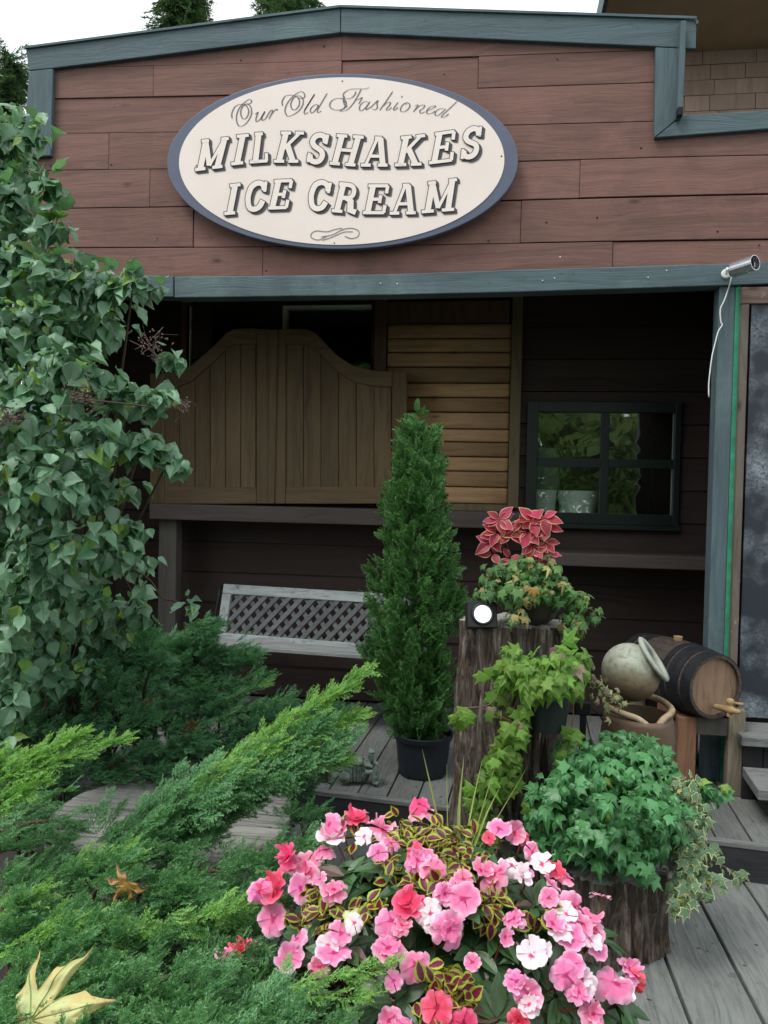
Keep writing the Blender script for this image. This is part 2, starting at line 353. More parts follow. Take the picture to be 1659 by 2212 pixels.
def claymat():
    m, t, p = mat('aged_clay'); co = t.nodes.new('ShaderNodeTexCoord')
    n = nd(t, 'ShaderNodeTexNoise', Scale=9.0, Detail=6.0, Roughness=.7); t.links.new(co.outputs['Object'], n.inputs['Vector'])
    n2 = nd(t, 'ShaderNodeTexNoise', Scale=45.0, Detail=4.0); t.links.new(co.outputs['Object'], n2.inputs['Vector'])
    at = nd(t, 'ShaderNodeAttribute', attribute_name='e')
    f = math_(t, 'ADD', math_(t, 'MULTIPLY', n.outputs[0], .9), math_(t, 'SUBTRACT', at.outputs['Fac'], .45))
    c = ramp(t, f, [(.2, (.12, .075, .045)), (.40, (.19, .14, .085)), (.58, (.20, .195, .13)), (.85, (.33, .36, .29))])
    c = mixc(t, ramp(t, n2.outputs[0], [(.3, (.5, .5, .5)), (.5, (0, 0, 0))]), c, (.09, .07, .05))
    t.links.new(c, p.inputs['Base Color']); p.inputs['Roughness'].default_value = .6
    bp = nd(t, 'ShaderNodeBump'); bp.inputs['Strength'].default_value = .3; bp.inputs['Distance'].default_value = .006; t.links.new(n2.outputs[0], bp.inputs['Height']); t.links.new(bp.outputs[0], p.inputs['Normal'])
    return m
M['clay'] = claymat()
M['clay_rim'] = plain('buff_clay_rim', (.46, .37, .24), .6, 0, .25, 20, .3, col2=(.24, .16, .09))
M['clay_pale'] = plain('pale_mineral_rim', (.42, .45, .39), .6, 0, .25, 20, .3, col2=(.24, .27, .22))
M['barrelwood'] = wood('dark_barrel_staves', (.085, .065, .055), (.035, .028, .026), 1, .6, 2, .3, False, .3)
M['hoop'] = plain('black_hoop', (.022, .024, .030), .55, .3, .3, 30, .3)
M['barrelhead'] = wood('barrel_head_wood', (.31, .205, .135), (.15, .09, .058), 2, .65, 1.6, .12, False, .2, spots=((.13, .07, .045), 6))
M['tapwood'] = wood('pale_tap_wood', (.42, .30, .15), (.26, .17, .08), 1, .6, 3, .1, False, .15)

M['lilac'] = leafmat('lilac_leaf', (.080, .205, .115), (.21, .37, .22), trans=.22, rough=.45, odd=(.20, .34, .06), oddp=.10, spec=.6)
M['juniper'] = leafmat('juniper_foliage', (.070, .225, .095), (.135, .34, .145), tip=(.42, .68, .32), trans=.25, rough=.6, spec=.3)
M['juniper_bright'] = leafmat('bright_juniper_foliage', (.16, .39, .105), (.25, .50, .14), tip=(.60, .80, .24), trans=.3, rough=.6, spec=.3)
M['juniper_brown'] = leafmat('dead_juniper_foliage', (.30, .11, .03), (.16, .07, .03), trans=.1, rough=.8, spec=.1)
M['juniper_dark'] = leafmat('blue_green_juniper_foliage', (.075, .225, .110), (.13, .32, .15), tip=(.24, .48, .22), trans=.2, rough=.6, spec=.3)  # bluer green with duller tips, for the farther junipers
M['thuja'] = leafmat('cedar_foliage', (.038, .155, .045), (.085, .24, .060), tip=(.28, .48, .16), trans=.25, rough=.55, spec=.35)
M['ivy'] = leafmat('green_ivy_leaf', (.05, .20, .07), (.11, .32, .10), trans=.2, rough=.4, odd=(.22, .36, .05), oddp=.05, spec=.5)
M['limeivy'] = leafmat('lime_ivy_leaf', (.13, .27, .04), (.20, .37, .06), trans=.35, rough=.5, odd=(.35, .24, .20), oddp=.09, spec=.4)
M['bowlivy'] = leafmat('mixed_ivy_leaf', (.06, .17, .06), (.15, .28, .07), trans=.3, rough=.5, odd=(.42, .36, .14), oddp=.14, spec=.4)
M['varivy'] = leafmat('variegated_ivy_leaf', (.10, .20, .11), (.15, .25, .13), edge=(.50, .55, .28), edge_at=.80, trans=.25, rough=.5, odd=(.50, .45, .08), oddp=.05)
M['coleus_red'] = leafmat('crimson_coleus_leaf', (.46, .025, .065), (.28, .015, .04), edge=(.64, .36, .24), edge_at=.80, trans=.3, rough=.5)
M['coleus_lime'] = leafmat('lime_edged_coleus_leaf', (.16, .008, .03), (.10, .01, .03), edge=(.38, .46, .04), edge_at=.52, trans=.2, rough=.5)
M['imp_leaf'] = leafmat('impatiens_leaf', (.030, .085, .030), (.06, .14, .04), trans=.15, rough=.38, odd=(.10, .05, .03), oddp=.08, spec=.6)
M['grassblade'] = leafmat('yellow_green_blade', (.28, .36, .08), (.40, .45, .14), trans=.3, rough=.5)
def fallenmat():
    m, t, p = mat('yellowing_fallen_leaf'); co = t.nodes.new('ShaderNodeTexCoord')
    n = nd(t, 'ShaderNodeTexNoise', Scale=14.0, Detail=6.0, Roughness=.7); t.links.new(co.outputs['Object'], n.inputs['Vector'])
    n2 = nd(t, 'ShaderNodeTexNoise', Scale=60.0, Detail=4.0); t.links.new(co.outputs['Object'], n2.inputs['Vector'])
    at = nd(t, 'ShaderNodeAttribute', attribute_name='e')
    c = ramp(t, n.outputs[0], [(.28, (.44, .28, .10)), (.42, (.54, .50, .22)), (.56, (.46, .55, .25)), (.75, (.38, .50, .20))])
    c = mixc(t, math_(t, 'MULTIPLY', math_(t, 'POWER', at.outputs['Fac'], 4.0), .6), c, (.40, .24, .07))
    c = mixc(t, ramp(t, n2.outputs[0], [(.30, (.7, .7, .7)), (.42, (0, 0, 0))]), c, (.22, .12, .05))
    t.links.new(c, p.inputs['Base Color']); p.inputs['Roughness'].default_value = .6; p.inputs['Specular IOR Level'].default_value = .3
    bp = nd(t, 'ShaderNodeBump'); bp.inputs['Strength'].default_value = .5; bp.inputs['Distance'].default_value = .004; t.links.new(n2.outputs[0], bp.inputs['Height']); t.links.new(bp.outputs[0], p.inputs['Normal'])
    return m
M['yellow_leaf'] = fallenmat()
M['brown_leaf'] = leafmat('brown_fallen_leaf', (.35, .22, .05), (.30, .20, .04), edge=(.10, .06, .02), edge_at=.85, trans=.1, rough=.6)
M['orange_leaf'] = leafmat('orange_fallen_leaf', (.55, .30, .06), (.5, .3, .08), edge=(.6, .3, .08), edge_at=.9, trans=.2, rough=.6)
M['far'] = leafmat('far_tree_foliage', (.05, .10, .05), (.09, .16, .07), trans=.3, rough=.7, spec=.2)
M['woods'] = leafmat('woodland_foliage', (.13, .26, .06), (.28, .42, .12), trans=.4, rough=.6, spec=.2)

def petalmat(name, main, outer, eye):
    m, t, p = mat(name); at = nd(t, 'ShaderNodeAttribute', attribute_name='e'); isl = island(t)
    co = t.nodes.new('ShaderNodeTexCoord'); nn_ = nd(t, 'ShaderNodeTexNoise', Scale=4.0, Detail=3.0); t.links.new(co.outputs['Object'], nn_.inputs['Vector'])
    c = ramp(t, math_(t, 'ADD', at.outputs['Fac'], math_(t, 'MULTIPLY', math_(t, 'SUBTRACT', nn_.outputs[0], .5), .7)), [(.06, eye), (.22, main), (.55, main), (1.0, outer)])
    oi = t.nodes.new('ShaderNodeObjectInfo'); hs = nd(t, 'ShaderNodeHueSaturation'); t.links.new(c, hs.inputs['Color'])
    t.links.new(math_(t, 'ADD', math_(t, 'MULTIPLY', oi.outputs['Random'], .03), .485), hs.inputs['Hue'])
    t.links.new(hs.outputs[0], p.inputs['Base Color']); p.inputs['Roughness'].default_value = .55; p.inputs['Specular IOR Level'].default_value = .25
    tr = t.nodes.new('ShaderNodeBsdfTranslucent'); t.links.new(hs.outputs[0], tr.inputs[0]); mx = t.nodes.new('ShaderNodeMixShader'); mx.inputs[0].default_value = .3
    t.links.new(p.outputs[0], mx.inputs[1]); t.links.new(tr.outputs[0], mx.inputs[2]); t.links.new(mx.outputs[0], t.nodes['Material Output'].inputs[0])
    return m
M['petP'] = petalmat('pink_petal', (.84, .21, .42), (.93, .56, .72), (.55, .03, .15))
M['petR'] = petalmat('coral_petal', (.82, .07, .16), (.90, .22, .34), (.4, .01, .05))
M['petW'] = petalmat('blush_white_petal', (.92, .76, .82), (.95, .86, .88), (.70, .08, .22))

# ---------------------------------------------------------------- leaf templates
def leafgrid(ws, L=1.0, fold=.25, droop=.15, wav=0.0, seed=0):
    r = np.random.default_rng(seed); v = []; f = []; e = []; n = len(ws)
    for i, w_ in enumerate(ws):
        t = i/(n-1); y = t*L; z = -droop*t*t
        for a, ea in ((-1, 1), (-.72, .7), (0, 0), (.72, .7), (1, 1)):
            v.append((a*w_, y, z+abs(a)*w_*fold+(r.normal()*wav if abs(a) == 1 else 0))); e.append(max(ea, 1.0 if t > .93 else 0))
    for i in range(n-1):
        for k in range(4):
            f.append((i*5+k, i*5+k+1, (i+1)*5+k+1, (i+1)*5+k))
    return (v, f, e)
T_heart = [leafgrid([.10, .34*k, .42*k, .38*k, .27*k, .12*k, .01], 1, fo, dr, .04, s) for fo, dr, s, k in ((.3, .15, 1, 1), (.6, .3, 2, .95), (-.2, .55, 3, 1.05), (.9, .1, 4, .9), (.45, -.35, 5, 1))]
T_lance = [leafgrid([.03, .15, .22, .21, .13, .01], 1, fo, dr, .01, s) for fo, dr, s in ((.3, .2, 1), (.5, .4, 2), (.2, .1, 3))]
T_cole = [leafgrid([.05, .26, .33, .29, .16, .01], 1, fo, dr, .015, s) for fo, dr, s in ((.2, .15, 1), (.35, .3, 2), (.1, .05, 3))]
def starleaf(ang, rad, bend=.12, seed=0):
    r = np.random.default_rng(seed); v = [(0, .28, 0)]; e = [0]; f = []; n = len(ang)
    inner = []
    for a, q in zip(ang, rad):
        x, y = math.sin(R(a))*q, math.cos(R(a))*q+.28; inner.append((x*.72, (y-.28)*.72+.28)); 
    for (x, y) in inner: v.append((x, y, -bend*(x*x+(y-.28)**2)*1.2)); e.append(.7)
    for a, q in zip(ang, rad):
        x, y = math.sin(R(a))*q, math.cos(R(a))*q+.28; v.append((x, y, -bend*(x*x+(y-.28)**2)*2.2+r.normal()*.015)); e.append(1)
    for i in range(n):
        j = (i+1) % n; f.append((0, 1+j, 1+i)); f.append((1+i, 1+j, 1+n+j, 1+n+i))
    return (v, f, e)
iv_a = [0, 27, 55, 82, 112, 145, 180, -145, -112, -82, -55, -27]
iv_r = [.72, .34, .55, .33, .46, .30, .22, .30, .46, .33, .55, .34]
T_ivy = [starleaf(iv_a, [q*(1+.12*math.sin(i*k)) for i, q in enumerate(iv_r)], b, k) for k, b in ((1, .15), (2, .5), (3, .9))]
mp_a = [0, 9, 18, 30, 44, 52, 60, 78, 96, 108, 130, 165, 195, 230, 252, 264, 282, 300, 308, 316, 330, 342, 351]
mp_r = [1.0, .70, .62, .30, .98, .66, .60, .30, .80, .46, .42, .20, .20, .42, .46, .80, .30, .60, .66, .98, .30, .62, .70]
T_maple = starleaf(mp_a, mp_r, .15, 3)

def frame_of(y, z):
    y = nrm(y); z = np.asarray(z, float); z = z-y*(z@y); z = nrm(z) if np.linalg.norm(z) > 1e-5 else nrm(np.cross(y, (1, .1, .2))); x = np.cross(y, z)
    return x, y, z
def cloud(mb, clusters, tpls, size, tipdir=(0, 0, -1), tipw=.8, jit=.5, shell=(.7, 1.05), up_=.5, dens=1.0, sidecam=.35, hemi=True):
    """scatter leaves over ellipsoids given as (u,v,Y,ru,rv[,n]) in picture grid units"""
    batches = [[] for _ in tpls]
    for cl in clusters:
        u, v, Y, ru, rv = cl[:5]; c = P(u, v, Y); k = Y/FPX; rx, rz = ru*k, rv*k; ry = (rx+rz)*.5
        n = int(cl[5] if len(cl) > 5 else dens*ru*rv/ (size/k)**2*9)
        for _ in range(n):
            d = nrm(rng.normal(size=3)); 
            if hemi and d[1] > .35: d[1] *= -1
            q = rng.uniform(*shell); p = c+d*q*np.array((rx, ry, rz))
            nn = nrm(d*np.array((1, 1, 1))+np.array((0, -sidecam, up_))+rng.normal(size=3)*jit*.6)
            td = np.array(tipdir)*tipw+d*.5+rng.normal(size=3)*jit
            x, y, z = frame_of(td, nn); i = rng.integers(len(tpls))
            batches[i].append((p, x, y, z, size*rng.uniform(.5, 1.35)))
    for tp, b in zip(tpls, batches): mb.scat(tp, b)
    return mb

# ================================================================= SETTING
gr = MB()
N = 40
xs = np.linspace(-60, 60, N); ys = np.linspace(-40, 120, N)
for j, y in enumerate(ys):
    for i, x in enumerate(xs):
        gr.v.append((x, y, -.06+.03*noise.noise(Vector((x*.3, y*.3, 0))))); gr.e.append(0); gr.n += 1
gr.f = [(j*N+i, j*N+i+1, (j+1)*N+i+1, (j+1)*N+i) for j in range(N-1) for i in range(N-1)]
structure(gr.build('ground', M['ground'], smooth=True))

UP = .15                                            # upper deck height above the lower deck
e0 = PZ(680, 1710, UP); e1 = PZ(1000, 1745, UP); e2 = PZ(1542, 1817, UP)
sl = (e2[1]-e0[1])/(e2[0]-e0[0])
def edgeY(x): return e0[1]+sl*(x-e0[0])
YF, YW = 4.12, 5.2                                   # facade plane, inner wall plane
# lower deck: individual boards in one structure
a0, a1 = PZ(1923*.7373, 2737*.7373, 0), PZ(2022*.7373, 3000*.7373, 0)
b0, b1 = PZ(2060*.7373, 2657*.7373, 0), PZ(2244*.7373, 3000*.7373, 0)
dirA = nrm(((a0-a1)+(b0-b1))[:2]); pitchb = (b0-a0)[0]-((b0-a0)[1]*dirA[0]/dirA[1])
mb = MB(); bd = np.array((dirA[0], dirA[1], 0)); bx = a0[0]-a0[1]*dirA[0]/dirA[1]
for k in range(-9, 12):
    xa = bx+k*pitchb+.0055; xb = bx+(k+1)*pitchb-.0055
    def ed(x):                                       # walk along the board until the riser
        y = -1.2
        t = (edgeY(x+bd[0]/bd[1]*3.3)-y); return y, edgeY(x+bd[0]/bd[1]*3.3)+.03
    lo, hi = ed((xa+xb)/2); sk = bd[0]/bd[1]
    dz = rng.normal()*.0012
    top = [(xa+sk*lo, lo, dz), (xb+sk*lo, lo, dz), (xb+sk*hi, hi, dz), (xa+sk*hi, hi, dz)]
    mb.prism(top, (0, 0, -.04))
structure(mb.build('lower_deck', M['deck'], bevel=.004))
mb = MB(); mb.box((-2.1, -1.3, -.12), (3.2, 3.3, -.05)); structure(mb.build('deck_joists', M['inner_dark']))
# upper deck
mb = MB(); c0, c1 = PZ(2105*.7373, 2345*.7373, UP), PZ(2181*.7373, 2460*.7373, UP); c2 = PZ((2100+150*.455)*.7373, (2050+450*.80)*.7373, UP)
sku = .05; bw = .14; x = -2.6
while x < 3.4:
    xa, xb = x+.004, x+bw-.004; ya = edgeY(x+.07)+.035; dz = rng.normal()*.001
    mb.prism([(xa+sku*ya, ya, UP+dz), (xb+sku*ya, ya+sl*bw, UP+dz), (xb+sku*5.15, 5.15, UP+dz), (xa+sku*5.15, 5.15, UP+dz)], (0, 0, -.03)); x += bw
M['porchdeck'] = wood('porch_deck_boards', (.19, .20, .19), (.085, .09, .088), 1, .85, 2.2, .25, False, .7, spots=((.07, .075, .07), 5))
structure(mb.build('upper_deck', M['porchdeck'], bevel=.003))
mb = MB(); xl, xr = -2.7, 3.4
mb.prism([(xl, edgeY(xl)-.004, UP+.006), (xr, edgeY(xr)-.004, UP+.006), (xr, edgeY(xr)+.032, UP+.006), (xl, edgeY(xl)+.032, UP+.006)], (0, 0, -.022))
structure(mb.build('deck_edge_board', M['deckx'], bevel=.004))
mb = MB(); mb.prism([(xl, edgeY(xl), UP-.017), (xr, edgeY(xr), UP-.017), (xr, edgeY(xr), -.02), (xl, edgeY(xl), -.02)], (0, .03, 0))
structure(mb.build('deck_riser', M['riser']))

q = MB(); bt = []
for _ in range(170):
    if rng.random() < .6: p = np.array((rng.uniform(.5, 1.9), rng.uniform(1.9, 3.25), .003))
    else: p = np.array((rng.uniform(-.9, 1.9), rng.uniform(3.5, 4.4), UP+.004))
    x, y, z = frame_of((rng.normal(), rng.normal(), 0), (rng.normal()*.2, rng.normal()*.2, 1)); bt.append((p, x, y, z, rng.uniform(.006, .020)))
q.scat(T_lance[0], bt); o = q.build('leaf_litter', leafmat('dry_litter', (.16, .09, .04), (.20, .16, .07), trans=0, rough=.8)); o['kind'] = 'stuff'; o['label'] = 'tiny dry leaf bits scattered over the grey deck boards'; o['category'] = 'litter'

# ================================================================= STOREFRONT
B = thing('storefront_building', 'mauve board storefront with teal trim, false front parapet and dark open porch', 'building', (0.3, 4.6, 0))
for u, v in ((520, 130), (1204, 128), (240, 355), (110, 358), (1290, 470), (340, 515), (1055, 520), (1640, 530), (1180, 480), (960, 160), (575, 585), (700, 100), (1550, 500), (1385, 320)): MB().ball(P(u, v, YF-.002), (.005, .002, .005), 8).build('nail_head', M['iron'], B)
# --- parapet siding rows , slightly sloping, with the photo's joints
rowsL = [(115, 84), (115, 147), (115, 213), (115, 288), (115, 368), (115, 450), (115, 536), (115, 600)]
rowsR = [(1415, 40), (1415, 108), (1415, 178), (1415, 262), (1415, 340), (1415, 424), (1415, 520), (1415, 585)]
joints = [[735], [330, 735, 1030], [640], [235, 960], [325, 820, 1255], [420, 1130], [572, 1330]]
def lineZ(i, x):
    l, r_ = P(*rowsL[i], YF), P(*rowsR[i], YF); t = (x-l[0])/(r_[0]-l[0]); return l[2]+(r_[2]-l[2])*t-.008*math.sin(math.pi*min(max(t, 0), 1))
XL, XR = P(64, 300, YF)[0], P(1659, 500, YF)[0]+.9
top_pts = [P(55, 104, YF), P(735, 17, YF), P(1505, 42, YF)]
def topZ(x):
    a, b, c = top_pts
    return a[2]+(b[2]-a[2])*(x-a[0])/(b[0]-a[0]) if x < b[0] else b[2]+(c[2]-b[2])*(x-b[0])/(c[0]-b[0])
xn = P(1474, 200, YF)[0]; zn = P(1474, 262, YF)[2]      # notch in the parapet on the right
sid = MB()
for i in range(7):
    js = [XL]+[P(j, 300, YF)[0] for j in joints[i]]+[XR if i > 2 else (xn)]
    for a, b in zip(js[:-1], js[1:]):
        if b-a < .05: continue
        n = max(2, int((b-a)/.35)); g = (.0008, .0009, .0012, .0016, .0022, .0030, .0020)[i]*rng.uniform(.6, 1.5); fr = YF+rng.normal()*.0025
        xs_ = np.linspace(a+.0006, b-.0006, n+1)
        zt = [min(lineZ(i, x)-g, topZ(x)-.02) for x in xs_]; zb = [lineZ(i+1, x)+g for x in xs_]
        if max(np.array(zt)-np.array(zb)) < .02: continue
        if i <= 3:
            zt = [min(q, zn) if x > xn+.001 else q for q, x in zip(zt, xs_)]
        vs = []; 
        for x, t_, b_ in zip(xs_, zt, zb): vs += [(x, fr, b_), (x, fr, t_), (x, fr+.025, t_), (x, fr+.025, b_)]
        fs = []
        for k in range(n):
            o = 4*k; fs += [(o, o+4, o+5, o+1), (o+1, o+5, o+6, o+2), (o+2, o+6, o+7, o+3), (o+3, o+7, o+4, o)]
        fs += [(0, 1, 2, 3), (4*n+3, 4*n+2, 4*n+1, 4*n)]
        sid.add(vs, fs)
sid.build('parapet_siding', M['siding'], B, bevel=.0025)
bk = MB()
bk.prism([(XL, YF+.03, P(400, 610, YF)[2]), (XR, YF+.03, P(400, 610, YF)[2]), (XR, YF+.03, zn-.03), (xn-.02, YF+.03, zn-.03), (xn-.02, YF+.03, topZ(xn)-.03), (top_pts[1][0], YF+.03, top_pts[1][2]-.03), (XL, YF+.03, topZ(XL)-.03)], (0, .03, 0))
bk.build('parapet_backing', M['inner_dark'], B)
def poly(us, Y): return [P(u, v, Y) for u, v in us]
def board(us, Y0, th, m, name='trim_board', bev=.004):
    q = MB(); q.prism(poly(us, Y0), (0, th, 0)); return q.build(name, m, B, bevel=bev)
T = YF-.028
board([(55, 104), (735, 17), (735, 70), (115, 147), (62, 152)], T, .03, M['trim'])
board([(736.5, 17), (1505, 42), (1503, 105), (1415, 100), (736.5, 70)], T, .03, M['trim'])
board([(62, 153.5), (114, 148), (109, 336), (50, 340)], T-.002, .032, M['trimz'])
board([(1416, 101.5), (1482, 105), (1474, 248), (1414, 297)], T-.002, .031, M['trimz'])
board([(1415.5, 297), (1475, 249), (1700, 235), (1700, 275)], T, .03, M['trim'])
q = MB(); q.prism(poly([(1471, 44), (1483, 44), (1474, 252), (1462, 252)], T-.045), (0, .045, 0)); q.build('corner_batten', M['trimz'], B, bevel=.003)
q = MB(); q.obox(P(1468, 243, T-.05), (.012, 0, 0), (0, .02, 0), (0, 0, .018)); q.build('drain_spout', M['iron'], B)
# parapet cap flashing
q = MB()
cap = [P(52, 104, YF-.04), P(735, 15, YF-.04), P(1505, 40, YF-.04)]
for a, b in ((0, 1), (1, 2)):
    q.prism([cap[a], cap[b], cap[b]+(0, 0, .012), cap[a]+(0, 0, .012)], (0, .14, 0))
q.tube(crom([P(1480, 41, YF-.03), P(1495, 42, YF-.03), P(1505, 46, YF-.03), P(1506, 52, YF-.03)], 4), .006, 6)
q.build('cap_flashing', M['trim'], B)
# beam under the parapet
def beam(us_top, us_bot, name='beam'):
    q = MB(); YB = YF-.05
    t_ = [P(u, v, YB) for u, v in us_top]; b_ = [P(u, v, YB) for u, v in us_bot]; n = len(t_); vs = []; fs = []
    for a, b in zip(t_, b_): vs += [b, a, a+(0, .05+.055, 0), b+(0, .05+.055, 0)]
    for k in range(n-1):
        o = 4*k; fs += [(o, o+4, o+5, o+1), (o+1, o+5, o+6, o+2), (o+2, o+6, o+7, o+3), (o+3, o+7, o+4, o)]
    fs += [(0, 1, 2, 3), (4*n-1, 4*n-2, 4*n-3, 4*n-4)]
    q.add(vs, fs); return q.build(name, M['trim'], B, bevel=.005)
beam([(60, 588), (374, 596)], [(60, 636), (374, 641)])
beam([(376.5, 597), (620, 595), (840, 592), (1100, 583), (1400, 574), (1659, 566), (2000, 553)], [(376.5, 643), (620, 640), (840, 637), (1100, 631), (1400, 622), (1659, 613), (2000, 600)])
# screw heads on the beam
q = MB()
for u, v in ((822, 612), (858, 613), (1172, 606), (1198, 601), (1400, 599), (1440, 584), (1210, 555)):
    q = MB(); p = P(u, v, YF-.053); q.ball(p, (.0035, .002, .0035), 8); q.build('screw', M['white'], B)
# right pillar with bright green edge
zt = P(1570, 622, YF)[2]
q = MB(); xa, xb = P(1548, 700, YF)[0], P(1583, 700, YF)[0]; xc = P(1597, 700, YF)[0]
q.box((xa, YF-.03, UP), (xb, YF+.07, zt)); pil = q.build('pillar', M['trimz'], B, bevel=.004)
q = MB(); q.box((xb+.001, YF-.028, UP), (xc, YF+.07, zt)); child(pil, q, 'green_edge', M['green_paint'], bevel=.003)
q = MB(); q.box((XL, YF-.02, UP-.2), (XL+.12, YF+.08, P(60, 636, YF)[2])); q.build('pillar', M['trimz'], B)
# wall behind the chalkboard, side walls, ceiling, roof, room behind
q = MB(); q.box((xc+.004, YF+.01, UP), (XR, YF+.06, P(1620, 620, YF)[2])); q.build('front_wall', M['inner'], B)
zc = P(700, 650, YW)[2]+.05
q = MB(); kx0, kx1 = P(1100, 1000, 5.5)[0], P(1300, 1000, 5.5)[0]   # ceiling hole added to let daylight onto the pots behind the window
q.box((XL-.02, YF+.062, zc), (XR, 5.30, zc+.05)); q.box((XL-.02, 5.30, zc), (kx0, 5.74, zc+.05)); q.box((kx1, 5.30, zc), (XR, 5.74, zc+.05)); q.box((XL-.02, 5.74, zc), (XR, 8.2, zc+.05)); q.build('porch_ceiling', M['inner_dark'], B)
q = MB(); q.box((XL-.04, YF+.1, UP-.2), (XL, 8.2, zc)); q.build('side_wall', M['inner'], B)  # left end wall, added out of sight to keep the porch dark
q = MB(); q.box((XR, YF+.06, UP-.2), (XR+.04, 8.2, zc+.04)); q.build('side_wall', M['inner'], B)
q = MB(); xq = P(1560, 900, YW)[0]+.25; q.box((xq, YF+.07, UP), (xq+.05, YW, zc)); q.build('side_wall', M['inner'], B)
# inner wall: rows of boards cut round the window and the transom openings
wx0, wx1 = P(1150, 1000, YW)[0], P(1455, 1000, YW)[0]; wz0, wz1 = P(1300, 1120, YW)[2], P(1300, 885, YW)[2]
tx = [(P(458, 700, YW)[0], P(600, 700, YW)[0]), (P(613, 700, YW)[0], P(803, 700, YW)[0])]; tz0, tz1 = P(700, 815, YW)[2], P(700, 661, YW)[2]
holes = [(wx0, wx1, wz0, wz1), (tx[0][0], tx[0][1], tz0, tz1), (tx[1][0], tx[1][1], tz0, tz1)]
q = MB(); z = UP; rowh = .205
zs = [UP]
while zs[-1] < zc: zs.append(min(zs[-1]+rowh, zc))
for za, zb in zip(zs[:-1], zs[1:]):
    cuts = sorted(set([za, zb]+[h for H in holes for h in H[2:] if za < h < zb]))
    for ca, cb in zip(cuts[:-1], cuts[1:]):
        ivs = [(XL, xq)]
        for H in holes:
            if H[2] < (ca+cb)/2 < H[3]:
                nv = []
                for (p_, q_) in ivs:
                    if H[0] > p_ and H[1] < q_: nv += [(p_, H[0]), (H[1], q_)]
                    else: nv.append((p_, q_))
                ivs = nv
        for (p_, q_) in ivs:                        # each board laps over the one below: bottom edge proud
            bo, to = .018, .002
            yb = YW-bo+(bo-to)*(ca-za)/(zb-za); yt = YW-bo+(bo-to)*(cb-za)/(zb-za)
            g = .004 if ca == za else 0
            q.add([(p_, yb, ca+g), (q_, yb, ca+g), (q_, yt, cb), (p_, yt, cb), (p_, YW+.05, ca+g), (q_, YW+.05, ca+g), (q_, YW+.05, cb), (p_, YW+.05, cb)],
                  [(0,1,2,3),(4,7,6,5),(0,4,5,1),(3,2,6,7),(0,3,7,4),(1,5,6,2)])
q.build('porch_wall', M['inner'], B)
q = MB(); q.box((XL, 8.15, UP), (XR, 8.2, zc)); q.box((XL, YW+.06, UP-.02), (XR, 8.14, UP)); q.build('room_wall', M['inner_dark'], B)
q = MB(); q.box((XL, 5.76, UP), (XR, 5.80, zc-.002)); q.build('added_dark_partition', M['inner_dark'], B)  # screen added behind the pots so the panes stay dark

# window
def window(x0, x1, z0, z1, nx, name, fm, fr=.045, mull=.035, Yf=YW-.05):
    q = MB(); D = .06
    q.box((x0-fr, Yf, z0-fr), (x0, Yf+D, z1+fr)); q.box((x1, Yf, z0-fr), (x1+fr, Yf+D, z1+fr)); q.box((x0, Yf+.001, z1), (x1, Yf+D, z1+fr)); q.box((x0, Yf+.001, z0-fr), (x1, Yf+D, z0))
    return q
fx0, fx1 = P(1137, 1000, YW-.05)[0], P(1470, 1000, YW-.05)[0]; fz1, fz0 = P(1300, 868, YW-.05)[2], P(1300, 1133, YW-.05)[2]
wx0, wx1 = P(1160, 1000, YW-.03)[0], P(1455, 1000, YW-.03)[0]; wz1, wz0 = P(1300, 891, YW-.03)[2], P(1300, 1109, YW-.03)[2]
Yf = YW-.05; W = MB()
W.box((fx0, Yf, fz0), (wx0, Yf+.08, fz1)); W.box((wx1, Yf, fz0), (fx1, Yf+.08, fz1)); W.box((wx0, Yf+.001, wz1), (wx1, Yf+.08, fz1)); W.box((wx0, Yf+.001, fz0), (wx1, Yf+.08, wz0))
win = W.build('window', M['winframe'], B, bevel=.003)
mx0, mx1 = P(1297, 1000, YW-.03)[0], P(1314, 1000, YW-.03)[0]; mz1, mz0 = P(1300, 991, YW-.03)[2], P(1300, 1010, YW-.03)[2]
q = MB(); q.box((mx0, Yf+.006, wz0), (mx1, Yf+.05, wz1)); q.box((wx0, Yf+.008, mz0), (mx0, Yf+.048, mz1)); q.box((mx1, Yf+.008, mz0), (wx1, Yf+.048, mz1)); child(win, q, 'glazing_bars', M['winframe'], bevel=.002)
q = MB(); q.box((fx0-.03, Yf-.012, fz0-.03), (fx1+.01, Yf+.03, fz0-.001)); child(win, q, 'sill', M['winframe'], bevel=.002)
for (x0, x1) in ((wx0, mx0), (mx1, wx1)):
    for (z0, z1) in ((wz0, mz0), (mz1, wz1)):
        q = MB(); ya = Yf+.03; q.add([(x0, ya, z0), (x1, ya, z0), (x1, ya, z1), (x0, ya, z1)], [(0, 1, 2, 3)]); child(win, q, 'pane', M['glass'])
q = MB(); xs2 = P(1452, 1000, YW)[0]; q.box((xs2-.002, Yf+.052, wz0), (xs2+.006, Yf+.06, wz1)); child(win, q, 'inner_bead', M['white'])
# transom openings over the doors
for k, (x0, x1) in enumerate(tx):
    q = MB(); f_ = .028
    q.box((x0-f_, YW-.03, tz0), (x0, YW+.03, tz1+f_)); q.box((x0, YW-.029, tz1), (x1, YW+.03, tz1+f_))
    if k: q = MB().box((x0, YW-.03, tz0), (x0+.025, YW+.03, tz1-.02)).box((x0, YW-.031, tz1-.02), (x1, YW+.03, tz1-.002))
    else: q = MB().box((P(408, 700, YW)[0], YW-.04, tz0), (P(416, 700, YW)[0], YW+.0, tz1))
    fo = q.build('transom_window', M['white'], B)
    q = MB(); q.add([(x0, YW+.02, tz0), (x1, YW+.02, tz0), (x1, YW+.02, tz1), (x0, YW+.02, tz1)], [(0, 1, 2, 3)]); child(fo, q, 'pane', M['glass'])
